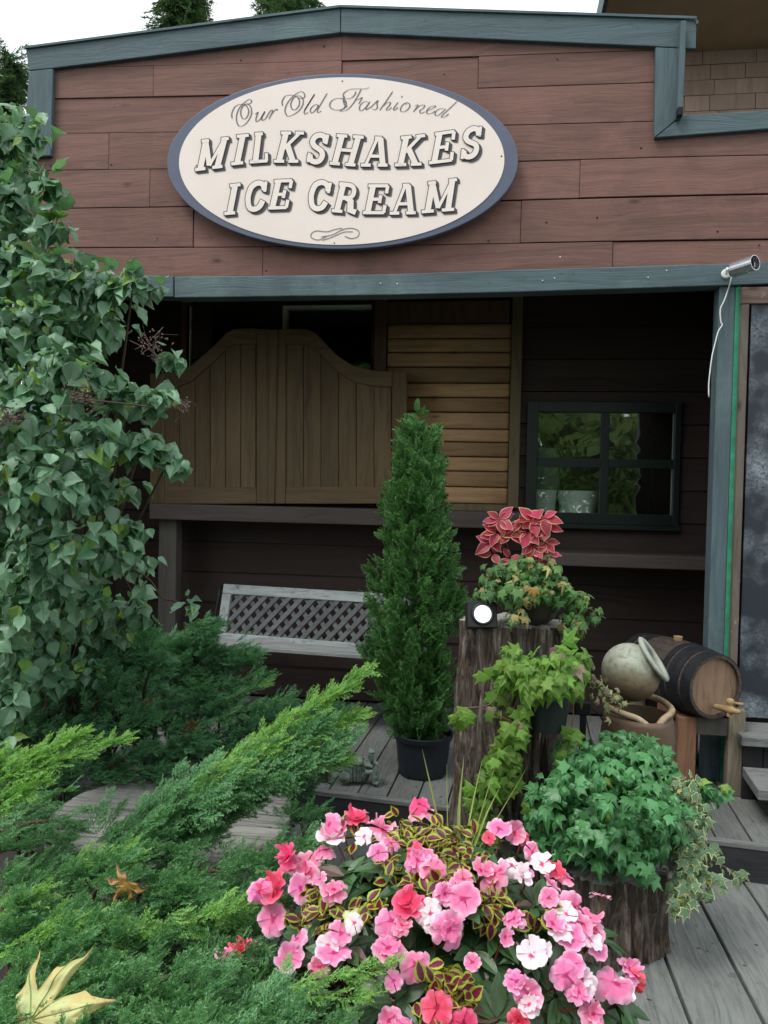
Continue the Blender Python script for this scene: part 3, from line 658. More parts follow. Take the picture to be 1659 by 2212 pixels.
# brown jambs and honey coloured slat panel
def vboard(u0, u1, v0, v1, Y, th, m, name):
    q = MB(); a, b = P(u0, (v0+v1)/2, Y)[0], P(u1, (v0+v1)/2, Y)[0]; q.box((a, Y, P((u0+u1)/2, v1, Y)[2]), (b, Y+th, P((u0+u1)/2, v0, Y)[2])); return q.build(name, m, B, bevel=.003)
Yp = YW-.06
vboard(389, 408, 640, 1085, Yp+.02, .03, M['brownframe'], 'door_jamb')
vboard(806, 832, 640, 1085, Yp, .04, M['brownframe'], 'door_jamb')
vboard(1102, 1125, 640, 1098, Yp-.01, .05, M['oliveframe'], 'panel_frame')
pan = vboard(833, 1101, 650, 697, Yp+.005, .03, M['brownframe'], 'slat_panel')
vb = [698, 730, 760, 792, 827, 858, 890, 926, 954, 986, 1017, 1051, 1087]
tone = [.9, .9, .8, .5, 1.0, .55, .9, 1.0, .6, 1.0, .7, 1.0]
x0, x1 = P(833, 900, Yp)[0], P(1101, 900, Yp)[0]
mt = {}
for k in range(12):
    z1, z0 = P(967, vb[k], Yp)[2], P(967, vb[k+1], Yp)[2]; q = MB(); n = 7; vs = []
    for x in (x0+.002, x1-.002):
        for i in range(n): a = math.pi*i/(n-1); vs.append((x, Yp+.020-.009*math.sin(a)**.35, z0+.001+(z1-z0-.002)*(1-math.cos(a))/2))
    fs = [(i, n+i, n+i+1, i+1) for i in range(n-1)]+[(n-1, 2*n-1, n, 0)]+[tuple(range(n)), tuple(range(2*n-1, n-1, -1))]
    q.add(vs, fs)
    tn = round(tone[k], 1)
    if tn not in mt: mt[tn] = wood('log_slat_stain_%d' % (tn*10), sc3((.64, .40, .21), tn), sc3((.36, .205, .10), tn), 0, .6, 1.0, .2, True, .2)
    child(pan, q, 'slat', mt[tn], smooth=True)
q = MB(); q.box((x0, Yp, P(967, 1104, Yp)[2]), (x1, Yp+.03, P(967, 1087.5, Yp)[2])); child(pan, q, 'bottom_rail', M['oliveframe'])

# swing doors standing on the counter
YD = 4.97
curveR = [(617, 713), (640, 713), (665, 714), (685, 725), (705, 747), (732, 774), (765, 794), (809, 804), (845, 805)]
curveL = [(355, 809), (383, 805), (412, 794), (442, 767), (465, 747), (489, 722), (505, 713), (530, 712), (553, 712)]
def cv(c, u): return float(np.interp(u, [p[0] for p in c], [p[1] for p in c]))
def swing(c, ua, ub, s0, s1, label):
    # s0: outer stiles (left edge pair), s1 (right edge pair) in grid units
    d = None
    for (a, b) in (s0, s1):
        q = MB(); cc = cv(c, min(max((a+b)/2, c[0][0]), c[-1][0]))-2
        q.prism(poly([(a+.6, cc), (b-.6, cc), (b-.6, 1088), (a+.6, 1088)], YD), (0, .045, 0))
        if d is None: d = q.build('swing_door', M['door'], B, bevel=.004)
        else: child(d, q, 'stile', M['door'], bevel=.004)
    us = np.linspace(s0[1], s1[0], 26); q = MB(); vs = []; fs = []
    for u in us:
        a, b = P(u, cv(c, u)-3, YD+.002), P(u, cv(c, u)+31, YD+.002); vs += [b, a, a+(0, .04, 0), b+(0, .04, 0)]
    for k in range(len(us)-1):
        o = 4*k; fs += [(o, o+4, o+5, o+1), (o+1, o+5, o+6, o+2), (o+2, o+6, o+7, o+3), (o+3, o+7, o+4, o)]
    q.add(vs, fs); child(d, q, 'top_rail', M['door_rail'], bevel=.004)
    q = MB(); q.prism(poly([(s0[1], 1052), (s1[0], 1052), (s1[0], 1088), (s0[1], 1088)], YD+.002), (0, .04, 0)); child(d, q, 'bottom_rail', M['door_rail'], bevel=.003)
    q = MB(); n = max(2, round((s1[0]-s0[1])/36)); ed = np.linspace(s0[1], s1[0], n+1)
    for a, b in zip(ed[:-1], ed[1:]):
        tp = [(u, cv(c, u)+28) for u in np.linspace(b-.7, a+.7, 5)]
        q.prism(poly([(a+.7, 1053), (b-.7, 1053)]+tp, YD+.016), (0, .012, 0))
    child(d, q, 'planks', M['door'], bevel=.0022)
    q = MB(); q.prism(poly([(s0[1], 1053), (s1[0], 1053)]+[(u, cv(c, u)+20) for u in np.linspace(s1[0], s0[1], 9)], YD+.031), (0, .004, 0)); child(d, q, 'backing', M['door'])
    return d
swing(curveL, 323, 584, (323, 355), (553, 583), '')
swing(curveR, 585, 880, (585, 617), (846, 879), '')
q = MB(); q.prism(poly([(579, 712), (600, 712), (592, 1088), (579, 1088)], YD-.014), (0, .013, 0)); q.build('door_cover_strip', M['door'], B, bevel=.003)
# counter under the doors, its posts, and the shelf under the window
zl = P(583, 1093, YD)[2]
q = MB(); xa, xb = P(322, 1100, 4.78)[0], P(1130, 1120, 4.78)[0]; th = P(583, 1094, 4.78)[2]-P(583, 1128, 4.78)[2]
q.box((xa, 4.78, zl-th), (xb, YW-.02, zl)); q.build('counter_top', M['ledge'], B, bevel=.006)
q = MB(); pa, pb = P(342, 1200, 4.85)[0], P(380, 1200, 4.85)[0]; q.box((pa, 4.85, UP), (pb, 4.85+.10, zl-th)); q.build('counter_post', M['ledgez'], B, bevel=.005)
sz = P(1350, 1199, 4.75)[2]; sh = sz-P(1350, 1227, 4.75)[2]
q = MB(); q.box((P(1150, 1200, 4.75)[0], 4.75, sz-sh), (xq-.005, YW-.02, sz)); q.build('window_shelf', M['ledge'], B, bevel=.006)

# ---------------------------------------------------------------- oval sign
YS = YF-.075
SG = thing('oval_sign', 'large oval cream sign with slate blue border on the mauve parapet', 'sign', P(740, 350, YS))
def SP(cx, cy): return ((450+cx/1.508)*.7373, (200+cy/1.508)*.7373)
def ell(cx, cy, a, b, tilt, n=120):
    out = []
    for k in range(n):
        q_ = 2*math.pi*k/n; x_, y_ = a*math.cos(q_), b*math.sin(q_); out.append((cx+x_*math.cos(tilt)-y_*math.sin(tilt), cy+x_*math.sin(tilt)+y_*math.cos(tilt)))
    return out
def sgpoly(pts, Y): return [P(*SP(x, y), Y) for x, y in pts]
q = MB(); q.prism(sgpoly(ell(835, 411, 776, 388, -.012), YS), (0, .035, 0)); q.build('border', M['signedge'], SG, bevel=.004)
q = MB(); q.prism(sgpoly(ell(831, 410, 719, 370, -.012), YS-.003), (0, .004, 0)); face = q.build('sign_face', M['signface'], SG)
cnt_ = [0]
def strip(mb, pts, w0, Y, w1=None, caps=0.0, calli=False):
    pts = [np.array(p, float) for p in pts]; Lf = []; Rt = []; n = len(pts)
    for i, p in enumerate(pts):
        t = pts[min(i+1, n-1)]-pts[max(i-1, 0)]; t = t/max(np.linalg.norm(t), 1e-6); nn = np.array((-t[1], t[0]))
        if 0 < i < n-1:
            t1 = pts[i]-pts[i-1]; t2 = pts[i+1]-pts[i]; t1 = t1/max(np.linalg.norm(t1), 1e-6); t2 = t2/max(np.linalg.norm(t2), 1e-6); k = 1/max(.55, math.sqrt(max((1+t1@t2)/2, .01)))
        else: k = 1
        ww = w0*k
        if calli: ww = 1.9+ (w0-1.9)*max(0, abs(t[1])-.35)/.65*(1 if t[1] > 0 or True else 0); ww *= (.55 if i in (0, n-1) else 1)
        q_ = p-(t*caps if i == 0 else 0)+(t*caps if i == n-1 else 0)
        Lf.append(q_+nn*ww/2); Rt.append(q_-nn*ww/2)
    cnt_[0] += 1; Y = Y-(cnt_[0] % 120)*.00001
    vs = [P(*SP(*a), Y) for a in Lf]+[P(*SP(*a), Y) for a in Rt]
    mb.add(vs, [(i, i+1, n+i+1, n+i) for i in range(n-1)])
LET = {
 'M': [[(.20,.06),(.20,.94)],[(.22,.9),(.5,.12)],[(.5,.12),(.78,.9)],[(.80,.94),(.80,.06)],[(.02,.04),(.38,.04)],[(.62,.04),(.98,.04)],[(.06,.96),(.30,.96)],[(.70,.96),(.94,.96)]],
 'I': [[(.5,.04),(.5,.96)],[(.06,.04),(.94,.04)],[(.06,.96),(.94,.96)]],
 'L': [[(.34,.04),(.34,.96)],[(.06,.96),(.64,.96)],[(.06,.04),(.92,.04)],[(.88,.04),(.88,.30)]],
 'K': [[(.24,.04),(.24,.96)],[(.04,.04),(.44,.04)],[(.04,.96),(.44,.96)],[(.28,.42),(.76,.93)],[(.42,.56),(.76,.06)],[(.62,.96),(.96,.96)],[(.60,.04),(.98,.04)]],
 'H': [[(.22,.04),(.22,.96)],[(.78,.04),(.78,.96)],[(.22,.5),(.78,.5)],[(.04,.04),(.40,.04)],[(.60,.04),(.96,.04)],[(.04,.96),(.40,.96)],[(.60,.96),(.96,.96)]],
 'A': [[(.18,.06),(.44,.95)],[(.56,.95),(.80,.06)],[(.34,.95),(.62,.95)],[(.30,.34),(.72,.34)],[(.0,.04),(.36,.04)],[(.62,.04),(.98,.04)]],
 'E': [[(.25,.04),(.25,.96)],[(.05,.96),(.90,.96)],[(.05,.04),(.93,.04)],[(.25,.5),(.66,.5)],[(.88,.96),(.88,.70)],[(.91,.04),(.91,.30)],[(.66,.64),(.66,.37)]],
 'C': [[(.86,.68),(.76,.88),(.52,.95),(.28,.84),(.18,.60),(.18,.38),(.28,.14),(.50,.05),(.74,.12),(.86,.32)],[(.88,.62),(.88,.98)]],
 'S': [[(.82,.70),(.72,.89),(.50,.95),(.28,.88),(.20,.72),(.32,.58),(.52,.50),(.72,.41),(.80,.27),(.72,.11),(.50,.05),(.28,.11),(.18,.28)],[(.85,.66),(.85,.98)],[(.15,.02),(.15,.34)]],
 'R': [[(.25,.04),(.25,.96)],[(.05,.96),(.25,.96),(.62,.95),(.80,.84),(.80,.64),(.62,.52),(.25,.50)],[(.55,.50),(.72,.42),(.76,.10),(.98,.05)],[(.05,.04),(.46,.04)]]}
WORDS = [('M',180,315,205,352,312,297,466,450),('I',338,408,365,435,290,284,440,434),('L',418,520,445,514,280,276,432,425),('K',525,650,560,680,274,275,428,428),('S',668,765,690,795,280,285,428,436),('H',772,905,805,945,285,294,436,445),('A',915,1045,942,1062,293,298,445,445),('K',1060,1195,1090,1215,297,285,444,440),('E',1210,1335,1240,1350,280,266,436,422),('S',1348,1450,1365,1470,262,246,418,402),
 ('I',308,372,335,398,508,502,660,655),('C',395,500,407,520,500,490,648,635),('E',500,603,530,632,488,484,635,632),('C',672,775,690,805,485,498,632,645),('R',780,905,818,915,500,508,645,655),('E',918,1035,945,1058,508,508,655,655),('A',1042,1170,1068,1180,505,502,658,655),('M',1180,1340,1205,1360,498,478,652,640)]
LAY = [{k: MB() for k in ('shade', 'line', 'fill')} for _ in range(3)]; wi = 0
for (ch, bl, br, tl, tr_, yt0, yt1, yb0, yb1) in WORDS:
    lay = LAY[0 if wi < 10 else 1 if wi < 13 else 2]; wi += 1
    def mpt(x, y):
        x0_, x1_ = bl+(tl-bl)*y, br-10+(tr_-br)*y; X = x0_+(x1_-x0_)*x
        ya, yb_ = yt0+(yt1-yt0)*x+6, yb0+(yb1-yb0)*x-12; return (X, yb_+(ya-yb_)*y)
    for si, st in enumerate(LET[ch]):
        pts = [mpt(*p) for p in st]; 
        ver = abs(pts[0][1]-pts[-1][1]) > 60 or len(st) > 4; w_ = 25 if ver else 14
        if ch in 'MA' and si in ((2,) if ch == 'M' else (0,)): w_ = 13
        if ch == 'M' and si == 1: w_ = 22
        if ch in 'E' and si in (4, 5, 6): w_ = 15
        if ch in 'CS' and si > 0: w_ = 13
        if ch in 'CS' and si == 0: w_ = 23
        if ch == 'K' and si == 3: w_ = 14
        if ch == 'R' and si == 1: w_ = 19
        if len(pts) > 4: pts = [tuple(p) for p in crom(pts, 4)]
        for k in range(1, 8): strip(lay['shade'], [(a+k*1.7, b+k*1.5) for a, b in pts], w_+5, YS-.0045, caps=2)
        strip(lay['line'], pts, w_+6.2, YS-.007, caps=3.2); strip(lay['fill'], pts, w_, YS-.0095, caps=0)
for k, m_ in (('shade', 'lettershade'), ('line', 'lettering'), ('fill', 'creamletter'))*3:
    lay = next(l for l in LAY if k in l)
    child(face, lay.pop(k), {'shade': 'lettering_shadow', 'line': 'lettering_outline', 'fill': 'lettering'}[k], M[m_])
# script line, drawn as pen strokes; coordinates in the two close-up crops
def c1(x, y): return ((660+x*.21097-450)*1.508, (240+y*.21097-200)*1.508)
def c2(x, y): return ((1000+x*.21097-450)*1.508, (240+y*.21097-200)*1.508)
scr = MB()
S1 = [[(95,510),(90,440),(130,350),(200,310),(280,320),(350,290),(365,260),(330,240),(260,290),(190,370),(155,480),(165,570),(205,615),(270,590),(330,520),(365,430),(350,340),(300,300),(250,330),(215,400),(225,480),(265,515),(310,470),(325,400),(300,340),(265,320)],
 [(415,450),(455,420),(430,490),(430,550),(480,520),(530,440),(550,410),(510,490),(515,535),(560,510)],[(560,510),(600,440),(640,390),(655,410),(605,515)],[(620,480),(670,410),(715,375),(720,395)],
 [(795,330),(790,270),(830,200),(900,180),(980,200),(1060,230),(1105,200),(1090,150),(1040,135),(950,190),(870,280),(830,380),(845,450),(880,475),(950,450),(1030,390),(1080,300),(1070,220),(1010,190),(950,220),(910,300),(925,370),(970,385),(1020,330),(1030,260),(1000,210)],
 [(1095,400),(1140,330),(1240,170),(1120,360),(1095,420),(1110,445),(1150,420)],[(1290,330),(1260,310),(1200,350),(1180,400),(1200,430),(1240,400),(1300,320)],[(1415,155),(1330,300),(1280,390),(1290,425),(1335,400)],
 [(1659,200),(1640,260),(1659,320),(1690,330)],[(1700,330),(1640,370),(1560,390),(1480,370),(1450,320),(1480,260),(1560,225),(1640,240),(1680,290),(1650,360),(1590,400)]]
S2 = [[(40,310),(45,250),(25,190),(50,140),(130,100),(250,95),(330,95),(390,75)],[(0,225),(60,235),(140,220),(190,170),(200,130)],[(275,100),(230,190),(170,290),(100,370),(40,400),(-30,400)],[(180,250),(240,240),(290,215),(240,305)],
 [(375,280),(330,270),(270,310),(250,370),(275,400),(330,360),(390,280)],[(400,270),(350,350),(350,385),(400,350)],[(400,360),(470,290),(510,255),(495,300),(500,350),(470,385),(430,375)],
 [(715,130),(640,240),(530,395)],[(560,350),(630,290),(680,280),(670,320),(625,375),(650,390),(700,350)],[(790,280),(730,360),(735,390),(790,350)],
 [(920,285),(870,300),(825,360),(830,405),(880,410),(940,360),(950,310),(915,285),(890,310)],[(1020,330),(1065,320),(1000,415)],[(1020,390),(1090,330),(1155,320),(1140,360),(1090,400),(1110,435),(1160,410)],
 [(1190,400),(1260,370),(1310,340),(1290,330),(1230,350),(1185,400),(1200,440),(1260,430),(1300,400)],[(1420,370),(1370,370),(1310,410),(1305,455),(1340,465),(1400,420),(1450,370)],[(1610,265),(1500,370),(1400,465),(1400,490),(1450,475),(1490,440)]]
for grp in (([c1], S1[:4]), ([c1], S1[4:7]), ([c1, c2], S1[7:])):
    scr = MB()
    for st in grp[1]: strip(scr, crom([c1(*p) for p in st], 6), 5.6, YS-.0045, calli=True)
    if len(grp[0]) > 1:
        for st in S2: strip(scr, crom([c2(*p) for p in st], 6), 5.6, YS-.0045, calli=True)
        strip(scr, [c2(835, 195), c2(848, 210)], 6, YS-.0045)
    child(face, scr, 'script_lettering', M['scriptgrey'])
scr = MB()
for st in ([(905,715),(900,760),(860,738),(800,760),(760,738),(745,722)],):
    pass
flo = [[(765,742),(730,758),(700,750),(696,732),(720,718),(765,722),(800,712),(835,706)],[(740,745),(790,735),(830,715),(870,706),(905,718),(903,742),(875,752),(845,742)],[(745,760),(790,745),(840,724),(880,722)]]
for st in flo: strip(scr, crom(st, 6), 3.2, YS-.0045)
child(face, scr, 'scroll_ornament', M['scriptgrey'])
q = MB()
for (x_, y_) in ((834, 56), (1537, 388), (798, 772), (188, 430)): q.ball(P(*SP(x_, y_), YS-.004), (.004, .002, .004), 8)
child(face, q, 'screws', M['lettering'])

# ---------------------------------------------------------------- shingled house behind, on the right
H = thing('shingled_house', 'tall house behind with mauve shingles under a wide brown soffit', 'house', (3.0, 7.5, 0))
YH = 6.6; q = MB(); vl = [300, 238, 204, 171, 138, 105, 72, 39]; h0 = P(1470, 200, YH)[0]-.3; h1 = h0+6
for k in range(7):
    z0, z1 = P(1570, vl[k], YH)[2], P(1570, vl[k+1], YH)[2]; x = h0-rng.random()*.2
    while x < h1:
        w_ = rng.choice([.19, .26, .34, .40]); q.box((x+.0022, YH-rng.random()*.004, z0+.0035), (x+w_-.0022, YH+.03, z1-.001)); x += w_
sh_ = q.build('wall_shingles', M['shingle'], H)
MB().box((h0-.26, YH-.03, 2.0), (h0+.02, YH+.06, P(1570, 39, YH)[2])).build('corner_board', M['trimz'], H)
ztop = P(1570, 39, YH)[2]
q = MB(); q.box((h0, YH+.031, 2.6), (h1, YH+.06, ztop)); q.box((h0, YH+.061, 0), (h1, YH+5, 2.6)); q.build('wall', M['shingle'], H)
zs_ = P(1570, 112, YH)[2]
eL = P(1333, 30, 5.2); 
q = MB(); sx0, sx1 = P(1345, 10, 5.4)[0], h1
f0 = P(1335, 34, 5.3); f1 = P(1358, -5, 5.3)
q.add([(sx0-.02, 5.3, zs_+.05), (sx1, 5.3, zs_+.05), (sx1, YH, zs_), (sx0+.35, YH, zs_)], [(0, 1, 2, 3)])
zt5 = zs_+.05
q = MB(); q.prism([(P(1338, 30, 5.3)[0], 5.3, zt5), (sx1, 5.3, zt5), (sx1, YH+.3, zs_), (P(1338, 30, 5.3)[0], YH+.3, zs_)], (0, 0, .06)); q.build('soffit', M['soffit'], H)
q = MB(); q.box((P(1338, 30, 5.3)[0]-.03, 5.27, zt5-.02), (sx1, 5.3, zt5+.18)); q.box((P(1338, 30, 5.3)[0]-.03, 5.301, zt5-.02), (P(1338, 30, 5.3)[0]-.001, YH+.3, zt5+.18)); q.build('fascia', M['trim'], H)
q = MB(); q.prism([(P(1338, 30, 5.3)[0]-.05, 5.25, zt5+.181), (sx1, 5.25, zt5+.181), (sx1, 9, zt5+2.0), (P(1338, 30, 5.3)[0]-.05, 9, zt5+2.0)], (0, 0, .05)); q.build('roof', M['inner_dark'], H)

# ---------------------------------------------------------------- security camera and hanging wire
SCm = thing('security_camera', 'small silver bullet security camera on the teal beam', 'security camera', P(1568, 590, YF-.06))
q = MB(); q.lathe(P(1568, 592, YF-.051), [(0, .012), (.018, .012), (.023, .006), (.023, 0), (0, 0)], 20, (0, -1, 0)); q.build('mount', M['white'], SCm, smooth=False)
cbody0 = P(1585, 585, YF-.13); cdir = nrm(P(1622, 573, YF-.20)-cbody0)
q = MB(); q.tube(crom([P(1568, 592, YF-.06), P(1572, 582, YF-.08), P(1583, 586, YF-.11), cbody0+cdir*.02], 4), .006, 8); q.ball(P(1571, 581, YF-.07), .008, 10); q.build('arm', M['white'], SCm, smooth=True)
q = MB(); q.lathe(cbody0-cdir*.01, [(0, 0), (.027, 0), (.031, .010), (.031, .088), (.025, .090), (.024, .078), (0, .078)], 24, cdir); q.build('body', M['steel'], SCm, smooth=False)
q = MB(); q.lathe(cbody0+(0, 0, .006), [(.033, 0), (.0355, 0), (.0355, .112), (.033, .112)], 24, cdir, fn=lambda a, h: 1.0); hood = q.build('sun_hood', M['steel'], SCm, smooth=False)
q = MB(); q.lathe(cbody0-cdir*.01, [(.022, .080), (0, .081)], 20, cdir); q.build('lens', M['black'], SCm)
q = MB(); wp = [(1581, 590), (1578, 608), (1572, 628), (1564, 650), (1556, 668), (1557, 694), (1560, 702), (1552, 715), (1545, 740), (1538, 770), (1534, 800), (1531, 830), (1531, 858)]
q.tube(crom([P(u, v, YF-.045-(.03 if i < 2 else 0)) for i, (u, v) in enumerate(wp)], 4), .0030, 6)
tag(q.build('hanging_wire', M['white'], smooth=True), 'thin white wire dangling from the camera across the teal post', 'wire')

# ---------------------------------------------------------------- chalkboard
YC = YF-.06
CB = thing('chalkboard', 'big dark chalkboard with smudged chalk in a worn wooden frame', 'chalkboard', P(1640, 1500, YC))
q = MB(); q.box((P(1600, 1000, YC)[0]+.03, YC+.012, P(1640, 1552, YC)[2]), (XR-.1, YC+.03, P(1640, 655, YC)[2])); q.build('board', M['chalk'], CB)
fa, fb = P(1601, 700, YC)[0], P(1612, 700, YC)[0]
q = MB(); q.box((fa, YC, .35), (fb+.012, YC+.035, P(1608, 657, YC)[2])); q.build('side_frame', M['framewood'], CB, bevel=.004)
q = MB(); q.box((fa, YC-.001, P(1608, 656, YC)[2]), (XR-.1, YC+.035, P(1608, 620, YC)[2])); q.build('top_frame', M['framewoodx'], CB, bevel=.004)

# ---------------------------------------------------------------- wooden steps far right
ST = thing('wooden_steps', 'grey weathered wooden steps at right under the chalkboard', 'steps', (2.0, 3.6, UP))
z1_ = .315; A = PZ(1638, 1706, z1_); Bk = PZ(1604, 1656, z1_)
q = MB(); x1e = 3.2; th = .045
q.prism([(A[0], A[1], z1_), (x1e, A[1]+.0, z1_), (x1e, Bk[1], z1_), (Bk[0], Bk[1], z1_)], (0, 0, -th)); q.build('tread', M['deckx'], ST, bevel=.004)
z2_ = .455; A2 = PZ(1603, 1591, z2_); B2 = PZ(1603, 1558, z2_)
q = MB(); q.box((A2[0], A2[1], z2_-.045), (x1e, (A2[1]+B2[1])/2-.002, z2_)); q.box((A2[0], (A2[1]+B2[1])/2+.002, z2_-.045), (x1e, B2[1], z2_)); q.build('tread', M['deckx'], ST, bevel=.004)
q = MB(); x = A2[0]+.02
while x < x1e: q.box((x, A2[1]+.04, UP), (x+.085, A2[1]+.06, z2_-.046)); x += .09
q.build('slatted_riser', M['slats_dark'], ST)
q = MB(); q.box((Bk[0]+.16, A[1]+.05, UP), (Bk[0]+.20, B2[1], z1_-th-.001)); q.build('stringer', M['slats_dark'], ST)
q = MB(); q.box((2.6, A[1]+.05, UP), (2.64, B2[1], z1_-th-.001)); q.build('stringer', M['slats_dark'], ST)

# ---------------------------------------------------------------- bench
pTL, pTR, pBL, pBR = P(483, 1261, 4.86), P(965, 1290, 4.70), P(461, 1387, 4.76), P(965, 1415, 4.60)
BN = thing('garden_bench', 'weathered silver grey bench with diamond lattice back against the porch wall', 'bench', (pBL[0]+.6, 4.5, UP))
ax = nrm(pTR-pTL); Lb = np.linalg.norm(pTR-pTL); bzv = pTL-pBL; bzv = nrm(bzv-ax*(bzv@ax)); Hb = (pTL-pBL)@bzv; O = pTL-bzv*Hb; nb = np.cross(ax, bzv); nb = nb if nb[1] > 0 else -nb
def bp_(a, b): return O+ax*a+bzv*b
shx = (pTL-pBL)@ax                                     # lean of the left edge in the photo
def panel(mbq, a0_, a1_, b0_, b1_, d0=-.0, d1=.03): mbq.obox(bp_((a0_+a1_)/2, (b0_+b1_)/2)+nb*((d0+d1)/2), ax*(a1_-a0_)/2, bzv*(b1_-b0_)/2, nb*(d1-d0)/2)
q = MB(); panel(q, 0, Lb, Hb-.062, Hb); q.build('top_rail', M['greywood'], BN, bevel=.004)
q = MB(); panel(q, 0, Lb, 0, .062, -.001, .03); q.build('bottom_rail', M['greywood'], BN, bevel=.004)
for a in (0, Lb-.06):
    q = MB(); panel(q, a, a+.06, .063, Hb-.063); q.build('stile', M['greywoodz'], BN, bevel=.004)
def clipseg(p, d, x0, x1, y0, y1):
    t0, t1 = -9, 9
    for pi, di, lo, hi in ((p[0], d[0], x0, x1), (p[1], d[1], y0, y1)):
        a, b = sorted(((lo-pi)/di, (hi-pi)/di)); t0, t1 = max(t0, a), min(t1, b)
    return (t0, t1) if t1-t0 > .02 else None
lat = [MB(), MB()]
for s, sg in enumerate((1, -1)):
    d = np.array((math.cos(R(50)), sg*math.sin(R(50)))); k = -.6
    while k < Lb+.6:
        r_ = clipseg((k, Hb/2), d, .045, Lb-.045, .05, Hb-.05)
        if r_:
            a, b = np.array((k, Hb/2))+d*r_[0], np.array((k, Hb/2))+d*r_[1]; m_ = (a+b)/2; hl = (r_[1]-r_[0])/2
            wd = ax*(-d[1])+bzv*d[0]; lat[s].obox(bp_(*m_)+nb*(.008+.009*s), (ax*d[0]+bzv*d[1])*hl, wd*.0135, nb*.0035)
        k += .079
for m_ in lat[1:]: lat[0].v += m_.v; lat[0].f += [tuple(i+lat[0].n for i in f) for f in m_.f]; lat[0].e += m_.e
lat[0].build('lattice', M['lattice'], BN)
q = MB(); zse = UP+.44; M['seatwood'] = wood('darker_grey_seat_wood', (.30, .32, .32), (.12, .13, .13), 0, .8, 1.6, .12, False, .35); sdir = np.array((ax[0], ax[1], 0)); sdir = nrm(sdir); nb2 = np.array((sdir[1], -sdir[0], 0))
s0 = np.array((pBL[0]+.01, pBL[1], UP+.45)); 
for k in range(4): q.obox(s0+sdir*Lb/2+nb2*(.04+.062*k)+np.array((0, 0, .0+.012*math.sin(k*.7))), sdir*Lb/2, nb2*.026, (0, 0, .011))
q.build('seat', M['seatwood'], BN, bevel=.003)
for a in (-.02, Lb):
    b0_ = s0+sdir*a
    q = MB(); q.tube(crom([pTL+sdir*a+(0, 0, -.01), pBL+sdir*a, b0_+(0, 0, -.02), b0_+nb2*.18+(0, 0, -.03), b0_+nb2*.38+(0, 0, -.02)], 5), .012, 8)
    q.tube(crom([b0_+nb2*.36+(0, 0, -.03), b0_+nb2*.40+(0, 0, -.2), np.append((b0_+nb2*.42)[:2], UP+.012)], 5), .014, 8)
    q.tube(crom([b0_+(0, 0, -.03), b0_+nb2*-.03+(0, 0, -.2), np.append((b0_+nb2*-.08)[:2], UP+.012)], 5), .014, 8)
    q.build('iron_end', M['iron'], BN, smooth=True)

# ---------------------------------------------------------------- objects seen through the window
def pot(name, label, u, v0, v1, ru, Y, m):
    zb, zt_ = P(u, v1, Y)[2], P(u, v0, Y)[2]; r = ru*Y/FPX; c = P(u, v1, Y); c[2] = zb
    q = MB(); q.lathe(c, [(0, 0), (r*.88, 0), (r, (zt_-zb)*.95), (r*1.02, zt_-zb), (r*.95, zt_-zb), (r*.9, (zt_-zb)*.9), (0, (zt_-zb)*.9)], 28)
    tag(q.build(name, m, smooth=False), label, 'pot')
potm = plain('white_glazed_pot', (.86, .95, .92), .5, 0, .05, 6, 0)
pot('glazed_pot', 'wide white pot on the sill behind the lower left window pane', 1247, 1060, 1112, 41, 5.42, potm)
pot('glazed_pot', 'narrow white pot at the left edge of the lower left window pane', 1176, 1058, 1112, 24, 5.42, potm)
Ls = thing('table_lamp', 'pale shaded lamp partly seen behind the left window panes', 'lamp', P(1180, 1110, 5.6))
q = MB(); c = P(1176, 1062, 5.6); q.lathe(c, [(.11, 0), (.075, .30), (.07, .30), (.105, 0)], 28); q.build('lamp_shade', plain('pale_green_shade', (.30, .38, .31), .7), Ls)
q = MB(); q.lathe(c+(0, 0, -.2), [(0, 0), (.06, 0), (.05, .03), (.015, .06), (.015, .25), (0, .25)], 20); q.build('base', M['iron'], Ls)
q = MB(); zsh = P(1247, 1113, 5.4)[2]; q.box((wx0-.1, YW+.06, zsh-.03), (wx1+.1, YW+.50, zsh-.001)); q.build('inner_window_shelf', M['ledge'], B)

